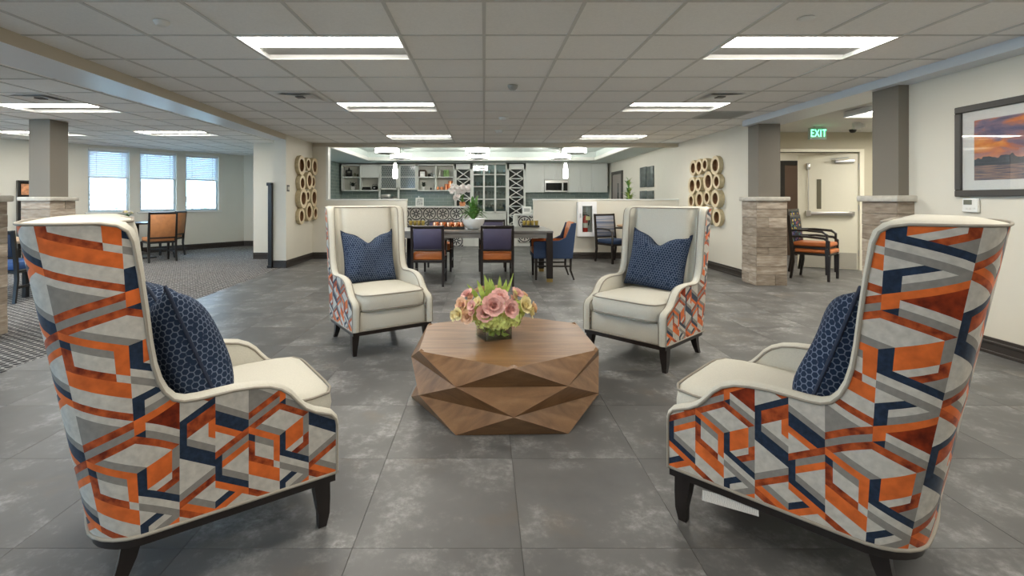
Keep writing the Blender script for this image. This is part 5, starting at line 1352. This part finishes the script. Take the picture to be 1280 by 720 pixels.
# plant on right half wall side
pw_ = empty('leafy_plant', ((786-PX)/F*11.2, 11.2, 0), 0, 'tall green plant rising behind the right half wall', 'potted plant')
MB().lathe((0, 0, 0), [(.14, 0), (.18, .30), (.16, .30), (0, .28)], 18).build('pot', M_('grey_planter', (.2, .2, .19), .6), pw_, smooth=50)
MB().tube([(0, 0, .28), (.02, 0, .8), (0, 0, 1.3)], .015).build('stem', GREEN, pw_)
for k in range(120):
    z = random.uniform(1.0, 1.48) if k > 22 else random.uniform(1.45, 1.75); a_ = random.uniform(0, 6.28); r = random.uniform(.06, .22)*(1 if z < 1.45 else .6)
    strap(MB(), (0, 0, z-.08), (r*math.cos(a_), r*math.sin(a_), z+random.uniform(-.02, .06)), .045, .03).build('leaf', GREEN if k % 2 else LGREEN, pw_)

# kitchen lamps
DRUM = emis('drum_shade_glow', (1, .97, .90), 16)
def drum(px, Y, label):
    e = empty('drum_light', ((px-PX)/F*Y, Y, 2.40), 0, label, 'ceiling light', 'crystal drum lights in the kitchen')
    MB().lathe((0, 0, 0), [(0, .0), (.27, .0), (.29, .01), (.29, .125), (.0, .125)], 28).build('shade', DRUM, e, smooth=40)
    MB().lathe((0, 0, 0), [(.293, .118), (.297, .118), (.297, .13), (.293, .13)], 28).lathe((0, 0, 0), [(.293, -.004), (.297, -.004), (.297, .006), (.293, .006)], 28).build('rim', CHROME, e)
    for k in range(24):
        a_ = 2*PI*k/24; MB().box(-.012, .012, -.004, .004, .03, .09, .003).build('crystal', STEMW, e, loc=(.298*math.cos(a_), .298*math.sin(a_), 0), rz=a_+PI/2)
    MB().cyl((0, 0, .125), (0, 0, .31), .03).build('stem', CHROME, e)
for px, Y, l in ((484, 12.2, 'front left'), (597, 12.2, 'front middle'), (718, 12.2, 'front right'), (501, 13.8, 'rear left'), (598, 13.8, 'rear middle'), (700, 13.8, 'rear right')): drum(px, Y, l+' crystal drum light under the kitchen tray ceiling')
PEND = emis('pendant_glass_glow', (1, .97, .93), 8.0)
for px, l in ((494, 'left'), (707, 'right')):
    e = empty('pendant_lamp', ((px-PX)/F*11.6, 11.6, 1.75), 0, l+' slim white glass pendant lamp hanging in the kitchen', 'pendant lamp', 'white glass pendants')
    MB().lathe((0, 0, 0), [(.045, 0), (.062, .06), (.055, .2), (.035, .32), (.03, .36), (0, .37)], 16).build('shade', PEND, e, smooth=60)
    MB().cyl((0, 0, .36), (0, 0, CZ+.26-1.75), .005, n=6).build('cord', CHROME, e)
# kitchen door and pictures on the right wall
def ry(px): return XR*F/(px-PX)
d3 = empty('door_3', (XR, (ry(766)+ry(779))/2, 0)); S(d3, 'grey-brown door with slit window on the kitchen side wall')
L = (ry(766)-ry(779))/2
MB().box(-.03, -.001, -L+.08, L-.08, 0, 2.02).build('leaf', M_('grey_brown_door', (.34, .30, .27), .6), d3)
MB().box(-.05, -.001, -L, -L+.08, 0, 2.12).box(-.05, -.001, L-.08, L, 0, 2.12).box(-.05, -.001, -L+.08, L-.08, 2.03, 2.12).build('frame', M_('dark_frame_paint', (.07, .065, .055), .5), d3)
MB().box(-.034, -.03, -.2, -.08, 1.0, 1.75).build('window_slit', DARKGL, d3)
PANM = M_('etched_metal_panel', (.16, .19, .18), .35, .3, var=.6, scale=9, c2=(.05, .06, .06))
for k, (p0, p1, q0, q1) in enumerate(((801, 809, 209, 234), (809.5, 818, 208, 234), (801, 809, 238.5, 262), (809.5, 818, 238.5, 262))):
    ya, yb = ry(p0), ry(p1); ym = (ya+yb)/2; z1_, z0_ = H+(PY-q0)/F*ym, H+(PY-q1)/F*ym
    tag(MB().box(-.035, 0, -(ya-yb)/2+.01, (ya-yb)/2-.01, 0, z1_-z0_, .01).build('wall_panel', PANM, loc=(XR, ym, z0_)), ['upper left', 'upper right', 'lower left', 'lower right'][k]+' etched grey metal panel on the kitchen side wall', 'wall art', 'etched metal panels')

# ================================================================ wall things in the lounge
def ring_art(name, label, X, sgn, rings_, ox, oy, s):
    pts = []
    for x, y, r in rings_:
        px, py = ox+x/s, oy+y/s; r *= 1.1; Y = abs(X*F/(px-PX)); pts.append((Y, H+(PY-py)/F*Y, r/s/F*Y))
    cy = sum(p[0] for p in pts)/len(pts); zb = min(p[1]-p[2] for p in pts)
    e = empty(name, (X, cy, zb), 0, label, 'wall art')
    for k, (Y, z, r) in enumerate(pts):
        ri = r*.62; dp = .07+.03*((k*7) % 3)/2
        M = Matrix.Translation((-sgn*.002, Y-cy, z-zb)) @ Matrix.Rotation(-sgn*PI/2, 4, 'Y')
        n = 24
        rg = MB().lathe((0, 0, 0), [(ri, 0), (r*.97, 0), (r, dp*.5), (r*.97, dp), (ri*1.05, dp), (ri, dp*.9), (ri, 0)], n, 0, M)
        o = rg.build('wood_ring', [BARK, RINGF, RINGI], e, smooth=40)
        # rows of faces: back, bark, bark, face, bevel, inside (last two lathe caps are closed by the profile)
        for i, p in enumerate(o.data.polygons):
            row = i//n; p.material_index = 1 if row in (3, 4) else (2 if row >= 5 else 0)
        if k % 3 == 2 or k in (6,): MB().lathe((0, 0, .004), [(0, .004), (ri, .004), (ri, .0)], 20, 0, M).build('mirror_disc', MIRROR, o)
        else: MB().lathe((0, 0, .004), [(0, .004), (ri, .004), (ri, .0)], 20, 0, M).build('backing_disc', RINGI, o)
    return e
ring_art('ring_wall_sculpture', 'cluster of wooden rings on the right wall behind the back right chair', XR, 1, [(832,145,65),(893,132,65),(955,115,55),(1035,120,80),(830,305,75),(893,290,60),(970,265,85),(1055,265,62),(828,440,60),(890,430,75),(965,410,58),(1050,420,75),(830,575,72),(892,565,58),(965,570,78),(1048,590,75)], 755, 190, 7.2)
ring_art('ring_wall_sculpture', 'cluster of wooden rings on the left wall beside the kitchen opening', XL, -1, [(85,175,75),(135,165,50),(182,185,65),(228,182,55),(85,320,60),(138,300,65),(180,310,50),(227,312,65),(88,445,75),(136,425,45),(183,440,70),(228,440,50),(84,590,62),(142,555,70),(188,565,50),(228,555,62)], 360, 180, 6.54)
# framed sunset photograph
pf = empty('framed_picture', (XR, 3.60, 1.275), 0, 'dark-framed sunset over water hanging on the right wall', 'picture')
hl, hh = .65, .77; fw = .055
fr = MB().box(-.035, 0, -hl, hl, 0, fw, .006).box(-.035, 0, -hl, hl, hh-fw, hh, .006).box(-.035, 0, -hl, -hl+fw, fw, hh-fw, .006).box(-.035, 0, hl-fw, hl, fw, hh-fw, .006); fr.build('frame', M_('dark_bronze_frame', (.055, .05, .045), .4), pf)
MB().box(-.012, -.001, -hl+fw, hl-fw, fw, hh-fw).build('mat_board', M_('mat_board', (.86, .85, .81), .7), pf)
MB().box(-.014, -.012, -hl+fw+.10, hl-fw-.10, -(hh/2-fw-.08), hh/2-fw-.08).build('print', SUNSET, pf, loc=(0, 0, hh/2))
MB().box(-.022, -.020, -hl+fw, hl-fw, fw, hh-fw).build('glazing', glass('picture_glass', (1, 1, 1), .18), pf)
Yt = XR*F/(1216-PX)
th = empty('thermostat', (XR, Yt, H+(PY-265.5)/F*Yt), 0, 'white thermostat below the sunset picture', 'thermostat')
MB().box(-.028, 0, -.068, .068, 0, .118, .006).build('body', WHITE, th); MB().box(-.030, -.028, -.02, .05, .065, .105).build('display', M_('lcd_grey', (.16, .17, .13), .3), th)
for k in range(3): MB().box(-.031, -.028, -.045+k*.03, -.028+k*.03, .025, .04).build('button', CERAM, th)
Ysw = -XL*F/(PX-360)
sw = empty('light_switch', (XL, Ysw, 1.40), 0, 'dark double light switch left of the ring cluster', 'light switch'); MB().box(0, .008, -.055, .055, 0, .12, .003).build('plate', BLACK, sw)
for s in (-1, 1): MB().box(.008, .014, s*.022-.014, s*.022+.014, .03, .09, .002).build('toggle', M_('switch_ivory', (.6, .58, .5), .4) if s < 0 else bpy.data.materials['switch_ivory'], sw)
# fire extinguisher cabinet on the half wall
fx0, fx1 = (721-PX)/F*YK, (744-PX)/F*YK; fz0, fz1 = H+(PY-295)/F*YK, H+(PY-252)/F*YK
fc = empty('extinguisher_cabinet', ((fx0+fx1)/2, YK, fz0), 0, 'white fire extinguisher cabinet on the right half wall', 'cabinet'); w = (fx1-fx0)/2; h = fz1-fz0
fr = MB().box(-w, -w+.09, -.14, 0, 0, h).box(w-.09, w, -.14, 0, 0, h).box(-w+.09, w-.09, -.14, 0, 0, .09).box(-w+.09, w-.09, -.14, 0, h-.09, h); fr.build('frame', M_('gloss_white', (.85, .85, .85), .3), fc)
MB().box(-w+.09, w-.09, -.012, -.002, .09, h-.09).build('back_panel', M_('cabinet_inner_grey', (.45, .45, .44), .5), fc); MB().box(-w+.09, w-.09, -.138, -.134, .09, h-.09).build('pane', GLASS, fc)
MB().cyl((-w+.05, -.16, h*.55), (-w+.05, -.16, h*.65), .01).box(-w+.035, -w+.065, -.16, -.14, h*.54, h*.66).build('handle', CHROME, fc)
ex = empty('fire_extinguisher', ((fx0+fx1)/2-.03, YK-.07, fz0+.09), 0, 'red fire extinguisher inside the white wall cabinet', 'fire extinguisher')
bd = MB().lathe((0, 0, 0), [(.045, 0), (.052, .01), (.052, .27), (.04, .31), (.018, .33), (.018, .35), (0, .35)], 18).build('cylinder', RED, ex, smooth=50); MB().lathe((0, 0, 0), [(.0525, .09), (.0532, .09), (.0532, .19), (.0525, .19)], 18).build('label_band', CERAM, bd)
MB().box(-.05, .04, -.012, .012, .35, .375, .004).box(-.05, .03, -.01, .01, .395, .41, .003).build('valve_handle', BLACK, ex); MB().tube([(.03, 0, .36), (.075, 0, .34), (.085, 0, .25), (.065, 0, .14)], .011).build('hose', BLACK, ex); MB().box(.0, .09, -.057, -.054, .25, .33).build('inspection_tag', YELLOW, ex)
# exit sign
YE = 7.95
ex0, ex1 = (1011-PX)/F*YE, (1032-PX)/F*YE; ez0, ez1 = H+(PY-174.5)/F*YE, 2.415
xs = empty('exit_sign', ((ex0+ex1)/2, YE, ez0), 0, 'green lit EXIT sign hanging from the corridor ceiling', 'sign'); w = (ex1-ex0)/2; h = ez1-ez0
MB().box(-w, w, -.03, .03, 0, h, .006).build('housing', M_('sign_housing', (.42, .52, .45), .5), xs); MB().box(-.05, .05, -.02, .02, h, CZ-ez0).build('canopy', WHITE, xs)
tcu = bpy.data.curves.new('exit_letters', 'FONT'); tcu.body = 'EXIT'; tcu.align_x = 'CENTER'; tcu.align_y = 'CENTER'; tcu.size = .185; tcu.extrude = .002; tcu.space_character = 1.12
to = bpy.data.objects.new('exit_letters_curve', tcu); col.objects.link(to); bpy.context.view_layer.update()
tme = bpy.data.meshes.new_from_object(to); bpy.data.objects.remove(to)
tme.materials.clear(); tme.materials.append(emis('exit_green_glow', (.12, 1.0, .45), 1.6))
lo = inst('letters', tme, xs, (0, -.033, h/2)); lo.rotation_euler = (PI/2, 0, 0); lo.scale = (.62, .92, 1)
# corridor fittings
tag(MB().lathe((0, 0, 0), [(0, -.06), (.03, -.055), (.05, -.03), (.055, 0)], 16).build('dome_camera', BLACK, loc=((1066-PX)/F*8.3, 8.3, CZ)), 'small black dome camera near the exit sign', 'camera')
tag(MB().box(-.06, .06, -.04, 0, 0, .1, .006).box(-.09, -.05, -.07, -.03, .02, .08, .01).box(.05, .09, -.07, -.03, .02, .08, .01).build('emergency_light', WHITE, loc=((1070-PX)/F*7.6, 7.6, CZ-.1)), 'white twin-head fitting on the corridor ceiling', 'light')
o = copy_tree(tro); put(o, (4.85, 6.0, CZ-.08), 0, 'ceiling light in the corridor behind the near pier', 'corridor ceiling lights')
o = copy_tree(tro); put(o, (5.4, 9.5, CZ-.08), 0, 'ceiling light in the vestibule behind the doorway', 'corridor ceiling lights')
o = copy_tree(tro); put(o, (6.15, 6.95, CZ-.08), 0, 'unseen ceiling light added in the corridor to brighten the cream door', 'corridor ceiling lights')  # extra troffer out of view, added to brighten the door leaf
kp = empty('keypad', (DX0-.12, YD, 1.40), 0, 'small black card reader beside the doorway', 'keypad'); MB().box(-.05, .05, -.02, 0, 0, .14, .004).build('body', BLACK, kp); MB().box(-.03, .03, -.023, -.02, .03, .05).box(-.03, .03, -.023, -.02, .08, .10).build('reader', WHITE, kp)

# ================================================================ side room
bk = empty('bookcase', (-3.868, 9.45, 0), 0, 'tall narrow black cabinet against the wall end by the carpet', 'cabinet')
MB().box(-.07, 0, -.55, .55, .05, 1.50, .004).build('body', BLACK, bk); MB().box(-.09, 0, -.57, .57, 1.50, 1.56, .008).build('cornice', BLACK, bk); MB().box(-.08, 0, -.56, .56, 0, .05).build('plinth', BLACK, bk)
tn = dining_chair('tan_chair', 'chair', 'tan leather chairs at the window table', TANL, TANL, BLACK, W=.52, bh=1.0, arms=False, bdepth=.04, panel0=.50, sh=.46, seat_t=.08)
put(tn, (-6.62, 9.95, 0), facing(-.75, .66), 'tan leather chair with its back to the camera by the windows')
put(copy_tree(tn), (-6.98, 10.75, 0), facing(-1, -.15), 'tan leather chair seen side-on nearest the windows')
put(copy_tree(tn), (-8.22, 9.75, 0), facing(.8, .6), 'tan leather chair left of the window table, only its top showing')
wt = empty('window_table', (-7.45, 10.45, 0), WANG, 'dark square table in front of the windows', 'table')
MB().box(-.45, .45, -.45, .45, .73, .765, .004).build('table_top', DWOOD, wt); MB().box(-.05, .05, -.05, .05, .03, .73).build('pedestal', BLACK, wt); MB().box(-.3, .3, -.3, .3, 0, .03, .01).build('base', BLACK, wt)
fb = empty('flower_vase', (-7.52, 10.30, .765), 0, 'small white and green flowers in a blue vase on the window table', 'flowers')
MB().lathe((0, 0, 0), [(.05, 0), (.07, .05), (.05, .11), (.055, .12), (0, .10)], 14).build('vase', M_('blue_vase', (.10, .20, .42), .3), fb, smooth=50)
for k in range(12):
    a_ = k*2.4; r = .03+.07*(k/12); c = (r*math.cos(a_), r*math.sin(a_), .17+.07*random.random())
    flower(c, (math.cos(a_)*.6, math.sin(a_)*.6, .8), .035, WPET, 5, 2).build('blossom', [WPET if k % 2 else YELLOW, YELLOW], fb)
for k in range(10):
    a_ = k*1.7; strap(MB(), (0, 0, .10), (.12*math.cos(a_), .12*math.sin(a_), .15+.06*random.random()), .03, .02).build('leaf', GREEN, fb)
bc = dining_chair('blue_seat_chair', 'chair', None, BLUEF, M_('bright_blue_vinyl', (.03, .09, .28), .4), BLACK, W=.52, bh=.88, arms=False, bdepth=.035, panel0=.56, sh=.47)
put(bc, (-5.92, 6.08, 0), facing(-.2, 1), 'black chair with bright blue seat between the two left piers')
wt2 = empty('wood_table', (-6.55, 6.55, 0), 0, 'pale wood table behind the blue-seated chair at the left edge', 'table')
MB().box(-.75, .75, -.35, .35, .69, .725, .004).build('table_top', WOODL, wt2)
for sx in (-1, 1):
    for sy in (-1, 1): leg_sq(MB(), sx*.68, sy*.29, .69, .025, .025).build('leg', BLACK, wt2)
mr = empty('magazine_rack', wpt(-.93, 0, 0), WANG, 'dark rack of colourful brochures on the wall left of the column', 'rack')
MB().box(-.27, -.24, -.16, -.001, 0, 1.62).box(.24, .27, -.16, -.001, 0, 1.60).box(-.24, .24, -.02, -.001, 0, 1.60).box(-.27, .27, -.17, -.001, 1.60, 1.63).build('frame', BLACK, mr)
for k in range(5): MB().box(-.24, .24, -.15, -.02, .25+k*.27, .265+k*.27).build('shelf', BLACK, mr)
bcols = [(.55, .06, .04), (.72, .70, .66), (.65, .14, .05), (.08, .12, .30), (.6, .25, .1)]
bmats = [M_('brochure_%s' % n_, c, .4, var=.5, scale=14) for n_, c in zip(('red', 'white', 'orange', 'blue', 'tan'), bcols)]
cn = ['red', 'white', 'orange', 'blue', 'tan']
for r in range(5):
    for c in range(2):
        k = (r+c*2) % 5; p = wpt(-.93-.115+.23*c, .10, .265+r*.27)
        o = MB().box(-.095, .095, -.012, .012, 0, .22).build('brochure', bmats[k], loc=p, rz=WANG); o.rotation_euler = (Matrix.Rotation(WANG, 4, 'Z') @ Matrix.Rotation(-.12, 4, 'X')).to_euler()
        tag(o, '%s brochure standing on the %s rack shelf' % (cn[k], ['lowest', 'second', 'middle', 'fourth', 'top'][r]), 'brochure', 'brochures in the rack')
# shrubs outside
PALEL = M_('silvery_leaf', (.34, .42, .34), .6, var=.2, scale=5)
random.seed(21)
for k, (t_, n_, R) in enumerate(((-.6, -3.4, .9), (1.4, -4.6, .9), (3.4, -3.8, .8), (6.2, -5, 1.2))):
    p = wpt(t_, n_, -.5); e = empty('shrub', p, 0, ['leafy shrub outside the window beside the column', 'leafy shrub outside the middle window', 'leafy shrub outside the furthest window', 'leafy shrub outside near the building corner'][k], 'shrub', 'shrubs outside the windows')
    mb = MB()
    for j in range(200):
        d = Vector((random.gauss(0, 1), random.gauss(0, 1), random.gauss(0, 1))).normalized()*R*random.uniform(.5, 1)
        c = d+Vector((0, 0, 1.3)); M = Matrix.Translation(c) @ Matrix.Rotation(random.uniform(0, 6), 4, 'Z') @ Matrix.Rotation(random.uniform(0, 3), 4, 'X')
        mb.add([(-.09, 0, 0), (0, -.04, .01), (.09, 0, 0), (0, .04, .01)], [(0, 1, 2, 3)], 0, M)
    tag(mb.build('foliage', PALEL, e, smooth=None), kind='stuff')
    MB().tube([(0, 0, 0), (.03, 0, .7), (0, .02, 1.4)], [.06, .05, .02], 6).build('trunk', DWOOD, e)
